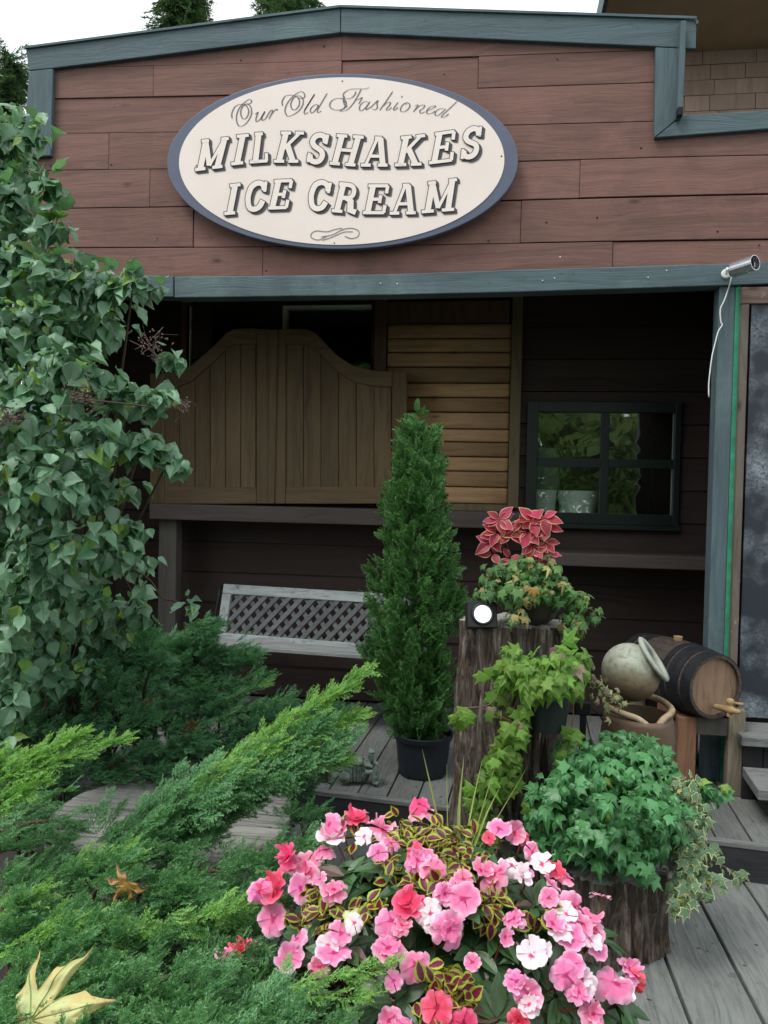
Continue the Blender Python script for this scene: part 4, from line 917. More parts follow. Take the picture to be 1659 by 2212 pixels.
# ================================================================= STUMPS
def stump(name, label, c, r, h, seed, flare=1.0, lean=(0, 0), topcol=None, cat='tree stump'):
    t = thing(name, label, cat, c); n, m_ = 150, 60; q = MB(); vs = []; es = []
    for i in range(m_):
        z = h*i/(m_-1); fl = 1+.28*flare*math.exp(-z/(h*.22))
        for k in range(n):
            a = 2*math.pi*k/n; s_x, s_y = math.cos(a), math.sin(a)
            lob = 1+.06*noise.noise(Vector((s_x*1.3, s_y*1.3, z*1.2+seed)))+.12*flare*math.exp(-z/(h*.3))*max(0, math.sin(a*4+seed))
            rg = noise.noise(Vector((s_x*9+seed, s_y*9, z*2.2)))+.5*noise.noise(Vector((s_x*20, s_y*20+seed, z*5)))
            cr = abs(rg)**.7; d = .046*(cr-.45)*(r/.22)
            if i == m_-1: d -= .01*max(0, noise.noise(Vector((s_x*6, s_y*6, seed))))
            rad = r*fl*lob+d
            zz = z+(.012*noise.noise(Vector((s_x*4, s_y*4, seed+3))) if i == m_-1 else 0)
            vs.append((c[0]+rad*s_x+lean[0]*z, c[1]+rad*s_y+lean[1]*z, c[2]+zz)); es.append(max(0, .55-cr)*1.1)
    fs = [(i*n+k, i*n+(k+1) % n, (i+1)*n+(k+1) % n, (i+1)*n+k) for i in range(m_-1) for k in range(n)]
    q.add(vs, fs, es); q.build('bark', M['bark'], t, smooth=True)
    q = MB(); tp = vs[-n:]; cc = np.mean(tp, 0); rings = 8; vv = [cc]
    for j in range(1, rings+1):
        for k in range(n): vv.append(cc+(np.array(tp[k])-cc)*(j/rings)+(0, 0, .003*rng.normal() if j < rings else -.001))
    ff = [(0, 1+k, 1+(k+1) % n) for k in range(n)]+[(1+(j-1)*n+k, 1+j*n+k, 1+j*n+(k+1) % n, 1+(j-1)*n+(k+1) % n) for j in range(1, rings) for k in range(n)]
    q.add(vv, ff); q.build('cut_top', M['tablewood'], t, smooth=True)
    return t
tc_ = P(1102, 1400, 3.12); htall = P(1100, 1356, 2.95)[2]
stump('tree_stump', 'tall rough barked tree stump holding the ivy bowl and spotlight', (tc_[0], 3.12, 0), .195, htall, 3.1, 1.3)
sc_ = P(1300, 1950, 2.86)
zS = P(1318, 1830, 2.9)[2]
stump('tree_stump', 'short thick tree stump on the lower deck under the green ivy', (sc_[0], 2.86, 0), .208, zS-.02, 8.4, .18)

# ---------------------------------------------------------------- round weathered top under the juniper
tcn = P(375, 1757, 2.62); zT = P(375, 1757, 2.62)[2]; rT = 272*2.62/FPX
RT = thing('round_table', 'weathered grey round wooden top mostly hidden under juniper sprays', 'table', (tcn[0], 2.62, 0))
q = MB(); ny = 9
for k in range(ny):
    y0, y1 = -rT+2*rT*k/ny+.001, -rT+2*rT*(k+1)/ny-.001; up_pts = []; 
    ym = [y0, (y0+y1)/2, y1]; l_ = [(-math.sqrt(max(rT*rT-y*y, 1e-4)), y) for y in ym]; r_ = [(-x, y) for x, y in reversed(l_)]
    q.prism([(tcn[0]+x, 2.62+y, zT+.002*((k*7) % 3)) for x, y in l_+r_][::-1], (0, 0, -.07))
q.build('planks', M['tablewood'], RT, bevel=.008)
q = MB(); q.lathe((tcn[0], 2.62, -.05), [(rT*.55, 0), (rT*.5, zT-.025)], 30); q.build('pedestal', M['bark'], RT, smooth=True)

# ================================================================= CEDAR IN POT
def pathfrond(r, nside=9, nsub=5, spread=38, bw=.028, bl=.15, flat=.25, jitz=.12):
    """feathery spray along +Y, length 1"""
    v = []; f = []; e = []
    def blade(p, d, l, w_, e0, e1):
        d = nrm(d); s_ = nrm(np.cross(d, r.normal(size=3)*.6+np.array((0, 0, 1)))); b = len(v)
        v.extend([p-s_*w_*.5, p+s_*w_*.5, p+d*l*.6+s_*w_*.42, p+d*l, p+d*l*.6-s_*w_*.42]); f.append((b, b+1, b+2, b+3, b+4)); e.extend([e0, e0, (e0+e1)/2, e1, (e0+e1)/2])
    def tw(p, d, l, depth):
        n = nsub
        for i in range(n):
            t = (i+.5)/n; q_ = p+d*l*t+np.array((0, 0, -.04*t*t*l))
            for sg in (-1, 1):
                a = R(spread+r.normal()*9)*sg; ca, sa = math.cos(a), math.sin(a)
                dd = np.array((d[0]*ca+d[1]*sa, -d[0]*sa+d[1]*ca, d[2]+r.normal()*.25)); blade(q_, dd, bl*(1.05-.5*t)*r.uniform(.7, 1.2), bw, .15+.4*t*depth, .45+.5*t*depth)
        blade(p, d, l*.55, bw*1.1, .1, .3); blade(p+d*l*.45, d, l*.6, bw, .3, .9*depth+.1)
    for i in range(nside):
        t = (i+.3)/nside; p = np.array((0, t*.82, -.05*t*t)); ln = .42*(1-t)**.7+.10
        for sg in (-1, 1):
            a = R(spread+r.normal()*7)*sg; d = np.array((math.sin(a), math.cos(a), r.normal()*jitz)); tw(p+np.array((0, r.normal()*.02, 0)), nrm(d), ln*r.uniform(.8, 1.15), .5+.5*t)
    tw(np.array((0, .75, -.03)), np.array((0, 1., -.05)), .28, 1.0)
    return (np.array(v), f, e)
fr_j = [pathfrond(np.random.default_rng(s), 7, 3, 34, .026, .13) for s in range(5)]
fr_t = [pathfrond(np.random.default_rng(20+s), 5, 3, 42, .050, .20, jitz=.05) for s in range(4)]

CP = PZ(907, 1690, UP); CP = np.array((CP[0], CP[1]+.13, UP))
CE = thing('potted_cedar', 'slim dark green conical cedar in a black nursery pot', 'shrub', CP)
k_ = CP[1]/FPX; rtop = 63*k_; hp = P(907, 1580, CP[1])[2]-UP
q = MB(); q.lathe(CP, [(0, .004), (rtop*.80, .004), (rtop*.83, .02), (rtop*.95, hp*.86), (rtop*.95, hp*.87), (rtop*1.02, hp*.875), (rtop*1.05, hp*.99), (rtop*1.03, hp), (rtop*.97, hp), (rtop*.93, hp*.85), (0, hp*.84)], 40)
cp_ = q.build('pot', M['navypot'], CE, smooth=False)
q = MB()
for k in range(8):
    q = MB(); a = 2*math.pi*k/8+.2; q.obox(CP+np.array((math.cos(a)*rtop*.815, math.sin(a)*rtop*.815, .014)), np.array((-math.sin(a), math.cos(a), 0))*.010, np.array((math.cos(a), math.sin(a), 0))*.004, (0, 0, .009)); child(cp_, q, 'drain_hole', M['black'])
q = MB(); q.lathe(CP+(0, 0, hp*.86), [(0, .012), (rtop*.5, .01), (rtop*.93, 0)], 24); q.build('soil', M['soil'], CE)
prof_v = [870, 900, 940, 980, 1030, 1100, 1180, 1260, 1330, 1400, 1470, 1530, 1575, 1600]
prof_l = [902, 900, 889, 866, 850, 838, 822, 806, 797, 800, 808, 822, 850, 868]
prof_r = [904, 908, 918, 938, 950, 958, 969, 979, 983, 979, 974, 964, 948, 932]
yc = CP[1]; q = MB(); batches = [[] for _ in fr_t]
def thrad(v): l, r_ = np.interp(v, prof_v, prof_l), np.interp(v, prof_v, prof_r); return (l+r_)/2, (r_-l)/2
cl = []
for i in range(400):                                      # upright plumes, each a column of sprays
    v = 1600-(1600-945)*(rng.random()**1.1); uc, hw = thrad(v); a = rng.uniform(0, 2*math.pi); rho = rng.uniform(.35, 1.0)
    lump = 1+.30*noise.noise(Vector((math.cos(a)*1.8, math.sin(a)*1.8, v*.012)))
    rr_ = hw*k_*rho*lump*.94; base = P(uc, v, yc)+np.array((math.cos(a)*rr_, math.sin(a)*rr_, 0))
    out = np.array((math.cos(a), math.sin(a), 0))
    for j in range(9):
        p = base+out*rng.normal()*.012+np.array((rng.normal()*.014, rng.normal()*.014, rng.uniform(-.06, .06)))
        d = out*rng.uniform(.35, 1.1)+np.array((0, 0, 1.0))+rng.normal(size=3)*.35
        nn = out+rng.normal(size=3)*.8
        x, y, z = frame_of(d, nn); b = rng.integers(4); batches[b].append((p, x, y, z, rng.uniform(.035, .085)*(1.25 if rng.random() < .08 else 1)))
for i in range(26):                                       # leader at the tip
    v = rng.uniform(880, 1000); p = P(905+rng.normal()*3, v, yc)+rng.normal(size=3)*.006; x, y, z = frame_of(np.array((rng.normal()*.5, rng.normal()*.5, 1)), rng.normal(size=3)); batches[i % 4].append((p, x, y, z, rng.uniform(.04, .075)))
for i in range(70):                                       # paler loose sprays standing out of the outline
    v = rng.uniform(930, 1520); uc, hw = thrad(v); a = rng.uniform(0, 2*math.pi); out = np.array((math.cos(a), math.sin(a), 0)); p = P(uc, v, yc)+out*hw*k_*rng.uniform(.95, 1.15)
    x, y, z = frame_of(out*1.1+np.array((0, 0, .7))+rng.normal(size=3)*.3, rng.normal(size=3)); batches[i % 4].append((p, x, y, z, rng.uniform(.05, .08)))
for tp, b in zip(fr_t, batches): q.scat(tp, b)
q.build('foliage', M['thuja'], CE)
q = MB(); q.tube([CP+(0, 0, hp*.8), P(905, 1300, yc), P(906, 1050, yc), P(905, 900, yc)], [.016, .012, .006, .002], 8); q.build('trunk', M['twig'], CE, smooth=True)

# ================================================================= JUNIPERS
def plume(batches, bright, p0, p1, wid, n, flen, nt=5, upb=.25, taper=.75, droop=0.0, mat_i=0):
    """a bushy branch from p0 to p1, feathered with sprays"""
    p0, p1 = np.array(p0), np.array(p1); ax_ = nrm(p1-p0); Lp = np.linalg.norm(p1-p0)
    side = nrm(np.cross(ax_, (0, 0, 1))); upv = np.cross(side, ax_)
    for _ in range(n):
        t = rng.random()**.85; w_ = wid*(1-t*taper); a = rng.uniform(-1, 1); b = rng.normal()*.35
        p = p0+ax_*Lp*t+side*a*w_*.75+upv*(b*w_*.6+droop*t*t)
        d = ax_*1.0+side*(a*.75)+upv*(upb+b*.5)+rng.normal(size=3)*.22
        nn = upv+rng.normal(size=3)*.35
        x, y, z = frame_of(d, nn); batches[rng.integers(nt)].append((p, x, y, z, flen*rng.uniform(.65, 1.2)*(1-.3*t)))
def juniper(label, regions, explicit, base, mat_main, stemdots, extra=None):
    t = thing('juniper_bush', label, 'juniper', base)
    B1 = [[] for _ in range(5)]; st = MB()
    for (u, v, Y, du, dv, dY, wid, n, fl) in regions:
        p0, p1 = P(u, v, Y), P(u+du, v+dv, Y+dY); plume(B1, 0, p0, p1, wid, n, fl)
        if rng.random() < .6: st.tube(crom([p0-np.array((0, 0, .10))+rng.normal(size=3)*.03, p0, (p0+p1)/2+(0, 0, -.01)], 3), [.006]*3+[.005]*3+[.003], 5)
    q = MB()
    for tp, b in zip(fr_j, B1): q.scat(tp, b)
    q.build('foliage', mat_main, t)
    if explicit:
        for (mname, pn, lst) in explicit:
            B2 = [[] for _ in range(5)]
            for (u0, v0, Y0, u1, v1, Y1, wid, n, fl) in lst:
                p0, p1 = P(u0, v0, Y0), P(u1, v1, Y1); plume(B2, 1, p0, p1, wid, n, fl, upb=.12, taper=.85)
                rs_ = min(1, wid/.06); st.tube([p0*.8+p1*.2, (p0+p1)/2, p0*.2+p1*.8], [.006*rs_, .004*rs_, .0015*rs_], 6)
            q = MB()
            for tp, b in zip(fr_j, B2): q.scat(tp, b)
            q.build(pn, M[mname], t)
    st.build('branches', M['twig'], t, smooth=True)
    return t
def inpoly(u, v, pl):
    c = False; n = len(pl)
    for i in range(n):
        (x1_, y1_), (x2_, y2_) = pl[i], pl[(i+1) % n]
        if (y1_ > v) != (y2_ > v) and u < (x2_-x1_)*(v-y1_)/(y2_-y1_)+x1_: c = not c
    return c
def fill_region(pl, n, Yf, wid, nfr, fl, du=(40, 150), dv=(-50, 25), mind=26, gaps=()):
    out = []; us = [p[0] for p in pl]; vs = [p[1] for p in pl]; acc = []; tries = 0
    while len(out) < n and tries < n*60:
        tries += 1; u, v = rng.uniform(min(us), max(us)), rng.uniform(min(vs), max(vs))
        if not inpoly(u, v, pl) or any((u-a)**2+((v-b)*1.6)**2 < mind**2 for a, b in acc) or any(((u+50-a)/ra)**2+((v-12-b)/rb_)**2 < 1 for a, b, ra, rb_ in gaps): continue
        acc.append((u, v)); k = rng.uniform(.8, 1.25)
        out.append((u, v, Yf(u, v)+rng.normal()*.05, rng.uniform(*du)*k, rng.uniform(*dv)*k, rng.uniform(-.16, .10), wid*k, int(nfr*k), fl))
    return out
# foreground bush
fg_poly = [(-60, 1730), (20, 1740), (60, 1790), (180, 1830), (260, 1835), (380, 1850), (520, 1880), (600, 1830), (660, 1790), (640, 1860), (560, 1900), (520, 1960), (540, 2050), (470, 2090), (560, 2150), (640, 2230), (640, 2300), (-60, 2300)]
Yfg = lambda u, v: 2.35-(v-1700)/600*1.15
reg = fill_region(fg_poly, 230, Yfg, .050, 24, .078, mind=22, dv=(-40, 10), gaps=((190, 1945, 120, 32), (60, 2100, 170, 30), (590, 1990, 60, 60), (330, 2085, 90, 20), (120, 1850, 70, 20), (470, 1900, 80, 18), (230, 1800, 90, 45)))
reg += [(u, v, Yfg(u, v)+.06, 80, -20, 0, .07, 24, .09) for u, v in ((330, 1800), (400, 1810), (240, 1830))]
big = [(200, 1870, 2.05, 650, 1600, 2.30, .165, 720, .10), (380, 1740, 2.1, 640, 1640, 2.25, .13, 380, .095), (560, 1700, 2.2, 720, 1620, 2.3, .09, 170, .085), (300, 1800, 2.1, 700, 1560, 2.32, .09, 260, .09), (330, 1850, 2.1, 560, 1720, 2.25, .09, 170, .09), (560, 1700, 2.2, 770, 1590, 2.35, .05, 80, .075)]
brt = [(745, 1500, 2.40, 802, 1440, 2.44, .010, 16, .050), (690, 1575, 2.36, 798, 1548, 2.41, .010, 18, .050), (660, 1650, 2.3, 742, 1650, 2.34, .012, 14, .05), (150, 1612, 2.05, 268, 1600, 2.05, .009, 18, .05), (110, 1600, 2.04, 205, 1578, 2.04, .010, 14, .05), (560, 1480, 2.9, 580, 1476, 2.9, .01, 5, .05), (480, 1660, 2.26, 792, 1450, 2.42, .055, 170, .078), (520, 1650, 2.26, 775, 1545, 2.4, .055, 130, .072), (560, 1690, 2.24, 745, 1640, 2.35, .05, 80, .07), (400, 1700, 2.12, 600, 1610, 2.25, .06, 110, .08), (470, 1670, 2.2, 690, 1590, 2.3, .05, 75, .08), (560, 1600, 2.3, 740, 1490, 2.4, .028, 45, .07),
       (-80, 1720, 1.95, 170, 1590, 2.05, .055, 110, .085), (0, 1690, 1.95, 262, 1598, 2.05, .03, 60, .075), (-60, 1770, 1.9, 90, 1690, 1.95, .06, 80, .08), (-80, 1650, 2.0, 80, 1640, 2.0, .05, 50, .08),
       (600, 2130, 1.25, 830, 2090, 1.28, .02, 26, .055), (640, 2150, 1.25, 800, 2150, 1.25, .02, 20, .05)]
brt2 = [(400, 2000, 1.6, 520, 1950, 1.6, .03, 24, .07), (330, 1990, 1.6, 510, 1985, 1.62, .03, 26, .07), (130, 1880, 1.95, 280, 1830, 1.98, .035, 40, .075), (200, 1900, 1.9, 300, 1850, 1.9, .03, 30, .07), (-40, 1990, 1.7, 90, 1930, 1.7, .04, 30, .08), (150, 2030, 1.6, 330, 2010, 1.6, .045, 45, .08), (0, 2050, 1.6, 150, 2000, 1.6, .045, 45, .08)]
juniper('big spreading green juniper in the left foreground with a bright plume pointing right', reg, [('juniper', 'plume', big), ('juniper_bright', 'bright_tips', brt+brt2)], (P(200, 2000, 1.8)[0], 1.9, 0), M['juniper'], None)
# junipers behind the round top
mid_poly = [(120, 1540), (200, 1500), (330, 1520), (480, 1470), (600, 1500), (620, 1560), (560, 1620), (430, 1640), (330, 1660), (200, 1700), (60, 1700), (60, 1600)]
reg = fill_region([(-40, 1500), (150, 1450), (260, 1470), (280, 1560), (200, 1620), (90, 1690), (-40, 1680)], 60, lambda u, v: 2.95, .085, 26, .10, (10, 70), (-50, 20), 26)
reg += fill_region(mid_poly, 90, lambda u, v: 3.25-(v-1470)/230*.35, .085, 26, .10, (10, 70), (-40, 30), 22)
reg += fill_region([(540, 1530), (680, 1530), (740, 1570), (735, 1610), (690, 1640), (690, 1700), (600, 1700)], 34, lambda u, v: 3.15, .06, 22, .085, (5, 40), (-30, 20), 20)
reg += fill_region([(560, 1780), (690, 1730), (700, 1790), (640, 1830)], 6, lambda u, v: 2.6, .05, 20, .08, (10, 50), (-20, 20), 25)
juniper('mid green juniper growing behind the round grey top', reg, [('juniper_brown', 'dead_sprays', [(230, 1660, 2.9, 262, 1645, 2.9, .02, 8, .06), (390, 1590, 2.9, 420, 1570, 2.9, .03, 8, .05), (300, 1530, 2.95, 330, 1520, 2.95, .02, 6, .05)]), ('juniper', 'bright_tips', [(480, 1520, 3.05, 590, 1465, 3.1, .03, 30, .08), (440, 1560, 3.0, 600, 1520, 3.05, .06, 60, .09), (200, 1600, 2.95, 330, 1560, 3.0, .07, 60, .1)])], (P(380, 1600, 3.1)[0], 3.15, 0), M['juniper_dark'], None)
bk_poly = [(110, 1440), (230, 1400), (350, 1380), (440, 1330), (420, 1400), (540, 1400), (500, 1450), (380, 1490), (250, 1500), (130, 1500)]
reg = fill_region([(60, 1380), (260, 1370), (330, 1400), (320, 1480), (60, 1480)], 40, lambda u, v: 3.05, .075, 24, .09, (10, 60), (-40, 30), 22)
reg += fill_region(bk_poly, 70, lambda u, v: 3.75-(v-1380)/120*.2, .085, 24, .10, (10, 70), (-40, 30), 20)
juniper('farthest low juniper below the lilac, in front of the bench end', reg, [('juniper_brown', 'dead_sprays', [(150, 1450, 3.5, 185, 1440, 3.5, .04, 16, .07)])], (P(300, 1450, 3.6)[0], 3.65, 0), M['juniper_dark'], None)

# ================================================================= LILAC
LI = thing('lilac_bush', 'tall leafy lilac filling the left side with heart shaped leaves', 'shrub', (P(80, 1300, 3.2)[0], 3.2, 0))
lc = [(20, 300, 2.75, 60, 70), (85, 290, 2.6, 34, 40), (45, 430, 2.65, 75, 80), (110, 400, 2.5, 30, 40), (20, 560, 2.6, 80, 100), (120, 490, 2.5, 45, 50), (130, 600, 2.55, 95, 65), (235, 620, 2.55, 75, 50), (290, 600, 2.5, 35, 35), (60, 720, 2.45, 110, 90),
      (200, 710, 2.65, 85, 50), (150, 810, 2.35, 120, 70), (280, 860, 2.5, 75, 40), (355, 850, 2.5, 28, 26, 14), (365, 765, 2.6, 34, 20, 10), (60, 900, 2.3, 100, 90), (205, 940, 2.35, 100, 50), (300, 960, 2.45, 50, 34), (370, 985, 2.5, 44, 22), (90, 1040, 2.25, 110, 80),
      (215, 1060, 2.45, 60, 50), (275, 1055, 2.6, 34, 28, 16), (130, 1170, 2.3, 105, 70), (280, 1130, 2.6, 48, 26), (235, 1180, 2.5, 60, 50), (60, 1270, 2.35, 90, 80), (180, 1290, 2.55, 80, 50), (300, 1320, 2.75, 34, 26, 14), (300, 1270, 2.7, 26, 20, 8), (410, 1300, 2.8, 32, 30, 10),
      (30, 1400, 2.4, 60, 70), (25, 1500, 2.4, 50, 60), (15, 1590, 2.35, 40, 40), (-60, 500, 2.8, 80, 300), (-60, 1000, 2.5, 80, 350), (10, 350, 2.9, 60, 120), (10, 800, 2.8, 90, 200), (60, 1200, 2.7, 150, 130), (120, 1000, 2.75, 150, 120), (120, 700, 2.9, 130, 130), (80, 1380, 2.75, 110, 80), (230, 1340, 2.9, 80, 50), (120, 1440, 2.8, 100, 50), (250, 1180, 2.65, 70, 60), (300, 1200, 2.8, 40, 36), (330, 620, 2.5, 30, 20, 12), (385, 780, 2.6, 30, 16, 8), (340, 860, 2.45, 50, 26, 26), (380, 995, 2.45, 44, 18, 20), (330, 970, 2.45, 60, 26, 36)]
q = MB(); cloud(q, lc, T_heart, .054, (0, -.15, -1), .75, .55, (.15, 1.12), .85, 3.1, .4)
q.build('leaves', M['lilac'], LI)
q = MB()
for (u, v, Y) in [(c[0], c[1], c[2]) for c in lc[:33:2]]:
    root = np.array((LI.location.x+rng.normal()*.12, 3.25+rng.normal()*.1, 0)); tip = P(u, v, Y); mid = root*.45+tip*.55+np.array((-.05, .1, .1)); q.tube(crom([root, mid, tip], 6), np.linspace(.012, .003, 13), 6)
for pts in ([(250, 1210, 2.7), (320, 1250, 2.75), (350, 1290, 2.8), (385, 1300, 2.8)], [(255, 1215, 2.7), (280, 1270, 2.75), (300, 1310, 2.75)], [(240, 1010, 2.5), (300, 985, 2.5), (370, 985, 2.5)], [(150, 860, 2.2), (250, 870, 2.3), (330, 880, 2.4)]):
    q.tube(crom([P(*p) for p in pts], 5), .0032, 5)
q.build('branches', M['twig'], LI, smooth=True)
# dried flower heads
for (u, v, Y, su) in ((330, 745, 2.45, 34), (180, 850, 2.15, 34), (20, 900, 2.1, 30), (395, 880, 2.45, 14)):
    q = MB()
    for _ in range(60):
        a = P(u+rng.normal()*su*.5, v+rng.normal()*su*.45, Y+rng.normal()*.02); q.ball(a, (.0032, .0032, .006), 5, Z=rng.normal(size=3))
        if rng.random() < .5: b = a+rng.normal(size=3)*.02; q.tube([a, b], .0009, 3)
    q.build('dried_flower_head', M['drytwig'], LI)

# ================================================================= IVY AND COLEUS BOWL ON THE TALL STUMP
bc = P(1150, 1352, 3.07); bc[2] = htall
BW = thing('planter_bowl', 'dark bowl on the tall stump with trailing ivy and crimson coleus', 'planter', bc)
q = MB(); q.lathe(bc, [(0, .002), (.055, .002), (.085, .03), (.10, .075), (.103, .085), (.095, .085), (.085, .06), (0, .055)], 32); q.build('bowl', plain('dark_brown_bowl', (.035, .028, .022), .45, 0, .2, 12), BW, smooth=False)
q = MB(); q.lathe(bc+(0, 0, .06), [(0, .03), (.05, .025), (.09, 0)], 20); q.build('soil', M['soil'], BW)
q = MB(); cloud(q, [(1090, 1235, 3.0, 50, 28, 70), (1150, 1225, 3.0, 70, 30, 110), (1120, 1270, 2.95, 70, 30, 100), (1060, 1270, 3.0, 36, 26, 45), (1190, 1270, 3.0, 60, 34, 80), (1250, 1300, 3.0, 34, 36, 34), (1235, 1340, 3.0, 38, 26, 34), (1282, 1320, 3.0, 24, 14, 9), (1115, 1320, 2.92, 26, 16, 14)], T_ivy, .040, (0, -.1, -1), .9, .45, (.4, 1.05), .8, 1, .4)
q.build('ivy_leaves', M['bowlivy'], BW)
q = MB(); q.tube(crom([P(1150, 1250, 3.0), P(1125, 1290, 2.93), P(1110, 1330, 2.92), P(1105, 1356, 2.92)], 5), .002, 5); q.tube(crom([P(1200, 1270, 3.0), P(1250, 1300, 2.98), P(1290, 1325, 2.98), P(1308, 1336, 2.98)], 5), .0018, 5)
for _ in range(14): q.tube(crom([bc+(0, 0, .08), P(1150+rng.uniform(-40, 40), 1225, 3.0), P(1150+rng.uniform(-60, 60), 1270, 2.97)], 4), .0014, 4)
q.build('stems', M['palestem'], BW)
q = MB(); cb = [[] for _ in T_cole]
for (u, v, n, s_) in ((1078, 1122, 7, .046), (1075, 1150, 8, .048), (1060, 1172, 4, .046), (1150, 1125, 8, .044), (1140, 1148, 7, .048), (1175, 1120, 5, .044), (1182, 1140, 4, .046), (1150, 1178, 9, .044), (1178, 1172, 5, .042), (1100, 1150, 4, .046), (1185, 1195, 3, .042), (1065, 1195, 3, .046), (1100, 1205, 3, .04), (1160, 1210, 4, .038)):
    c = P(u, v, 3.0); a0_ = rng.random()*6
    for k in range(n):
        a = a0_+2*math.pi*k/n+rng.normal()*.2; d = np.array((math.cos(a), -.25+.25*math.sin(a), .62*math.sin(a)-.05)); x, y, z = frame_of(d, np.array((0, -1, .75))+rng.normal(size=3)*.25)
        cb[rng.integers(3)].append((c+d*.006, x, y, z, s_*rng.uniform(.75, 1.15)*1.32))
for tp, b in zip(T_cole, cb): q.scat(tp, b)
q.build('coleus_leaves', M['coleus_red'], BW)
q = MB()
for u, v in ((1078, 1125), (1075, 1160), (1150, 1130), (1175, 1125), (1150, 1180), (1182, 1180)): q.tube(crom([bc+(0, 0, .08), P(u*.5+1150*.5, 1230, 3.03), P(u, v, 3.0)], 5), .003, 6)
q.build('coleus_stems', M['redstem'], BW)
def flat_leaf(name, label, m, c, tipd, n, size, tpl=T_maple):
    x, y, z = frame_of(tipd, n); q = MB(); q.scat(tpl, [(np.array(c), x, y, z, size)]); return tag(q.build(name, m, smooth=True), label, 'leaf')
flat_leaf('fallen_leaf', 'orange fallen maple leaf caught in the ivy bowl', M['orange_leaf'], P(1153, 1268, 2.86), (.05, -.2, -1), (0, -1, .3), .036)

# spotlight on the stump
SL = thing('spot_light', 'black square spotlight with bright round white face on the stump', 'spotlight', (P(1035, 1355, 3.0)[0], 3.0, htall))
ld = nrm((.22, -1, .32)); lc_ = P(1043, 1326, 2.93)
lx = nrm(np.cross(ld, (0, 0, 1))); lz = np.cross(lx, ld)
q = MB(); q.obox(lc_-ld*.035, lx*.055, ld*.030, lz*.050); q.lathe(lc_-ld*.008, [(0, 0), (.042, 0), (.042, .012), (.034, .014), (.033, .006), (0, .006)], 32, ld); q.build('housing', M['black'], SL, bevel=.004)
q = MB(); q.box((SL.location.x-.03, 2.97, htall+.001), (SL.location.x+.03, 3.05, htall+.014)); q.tube([(SL.location.x, 3.01, htall+.01), lc_-ld*.03], .012, 10); q.build('stand', M['black'], SL, bevel=.003)
me_, t_, p_ = mat('lit_lamp_lens'); p_.inputs['Base Color'].default_value = (.8, .85, .85, 1); p_.inputs['Emission Color'].default_value = (.93, 1, 1, 1); p_.inputs['Emission Strength'].default_value = 1.0
q = MB(); q.lathe(lc_-ld*.002, [(0, .009), (.015, .007), (.032, .001)], 32, ld); q.build('lens', me_, SL, smooth=True)

# ================================================================= HANGING POT WITH LIME IVY
hc = P(1184, 1575, 2.86)
HP = thing('hanging_pot', 'dark green pot fixed to the tall stump with lime green trailing ivy', 'flower pot', hc)
kk = 2.86/FPX; hr = 46*kk; hh = P(1184, 1492, 2.86)[2]-hc[2]
q = MB(); q.lathe(hc, [(0, 0), (hr*.78, 0), (hr*.96, hh*.85), (hr*1.06, hh*.86), (hr*1.08, hh), (hr*.98, hh), (hr*.9, hh*.85), (0, hh*.85)], 36); q.build('pot', M['greenpot'], HP, smooth=False)
q = MB(); cloud(q, [(1150, 1440, 2.80, 60, 30, 60), (1210, 1430, 2.82, 56, 36, 60), (1180, 1465, 2.76, 66, 26, 55), (1240, 1420, 2.9, 36, 26, 26), (1120, 1410, 2.85, 30, 18, 14), (1080, 1640, 2.84, 30, 70, 26), (1110, 1560, 2.84, 36, 40, 22), (1045, 1760, 2.86, 40, 60, 34), (1100, 1460, 2.84, 30, 30, 14)], T_ivy, .062, (0, -.1, -1), .8, .35, (.4, 1.0), .4, 1, .9)
for (pts, n) in (([(1150, 1460), (1130, 1520), (1105, 1580), (1080, 1640), (1055, 1690), (1040, 1750)], 24), ([(1130, 1430), (1090, 1470), (1060, 1520), (1010, 1530), (985, 1590)], 13), ([(1140, 1480), (1120, 1560), (1110, 1620), (1095, 1680), (1060, 1760), (1040, 1800)], 20), ([(1225, 1480), (1230, 1560), (1215, 1620), (1225, 1660)], 6), ([(1080, 1420), (1055, 1450), (1060, 1480), (1085, 1500)], 6), ([(1120, 1660), (1105, 1710), (1130, 1740)], 6), ([(1020, 1700), (1030, 1760), (1060, 1800), (1100, 1790)], 10)):
    cc = crom([P(u, v, 2.80 if u > 1000 else 2.95) for u, v in pts], 8); bt = [[] for _ in T_ivy]
    for i in range(n):
        p = cc[int(rng.integers(len(cc)))]+rng.normal(size=3)*.014; x, y, z = frame_of(np.array((rng.normal()*.5, -.15, -1+rng.normal()*.3)), np.array((rng.normal()*.35, -1, .35+rng.normal()*.2))); bt[rng.integers(3)].append((p, x, y, z, .060*rng.uniform(.7, 1.3)))
    for tp, b in zip(T_ivy, bt): q.scat(tp, b)
q.build('ivy_leaves', M['limeivy'], HP)
q = MB()
for pts in ([(1150, 1460), (1135, 1520), (1105, 1590), (1070, 1650), (1050, 1700), (1040, 1770)], [(1130, 1430), (1090, 1470), (1060, 1520), (990, 1530)], [(1235, 1490), (1238, 1550), (1225, 1620)], [(1110, 1560), (1040, 1530)], [(1060, 1640), (1100, 1560), (1125, 1480)]):
    q.tube(crom([P(u, v, 2.82) for u, v in pts], 6), .0022, 5)
q.build('stems', M['palestem'], HP)
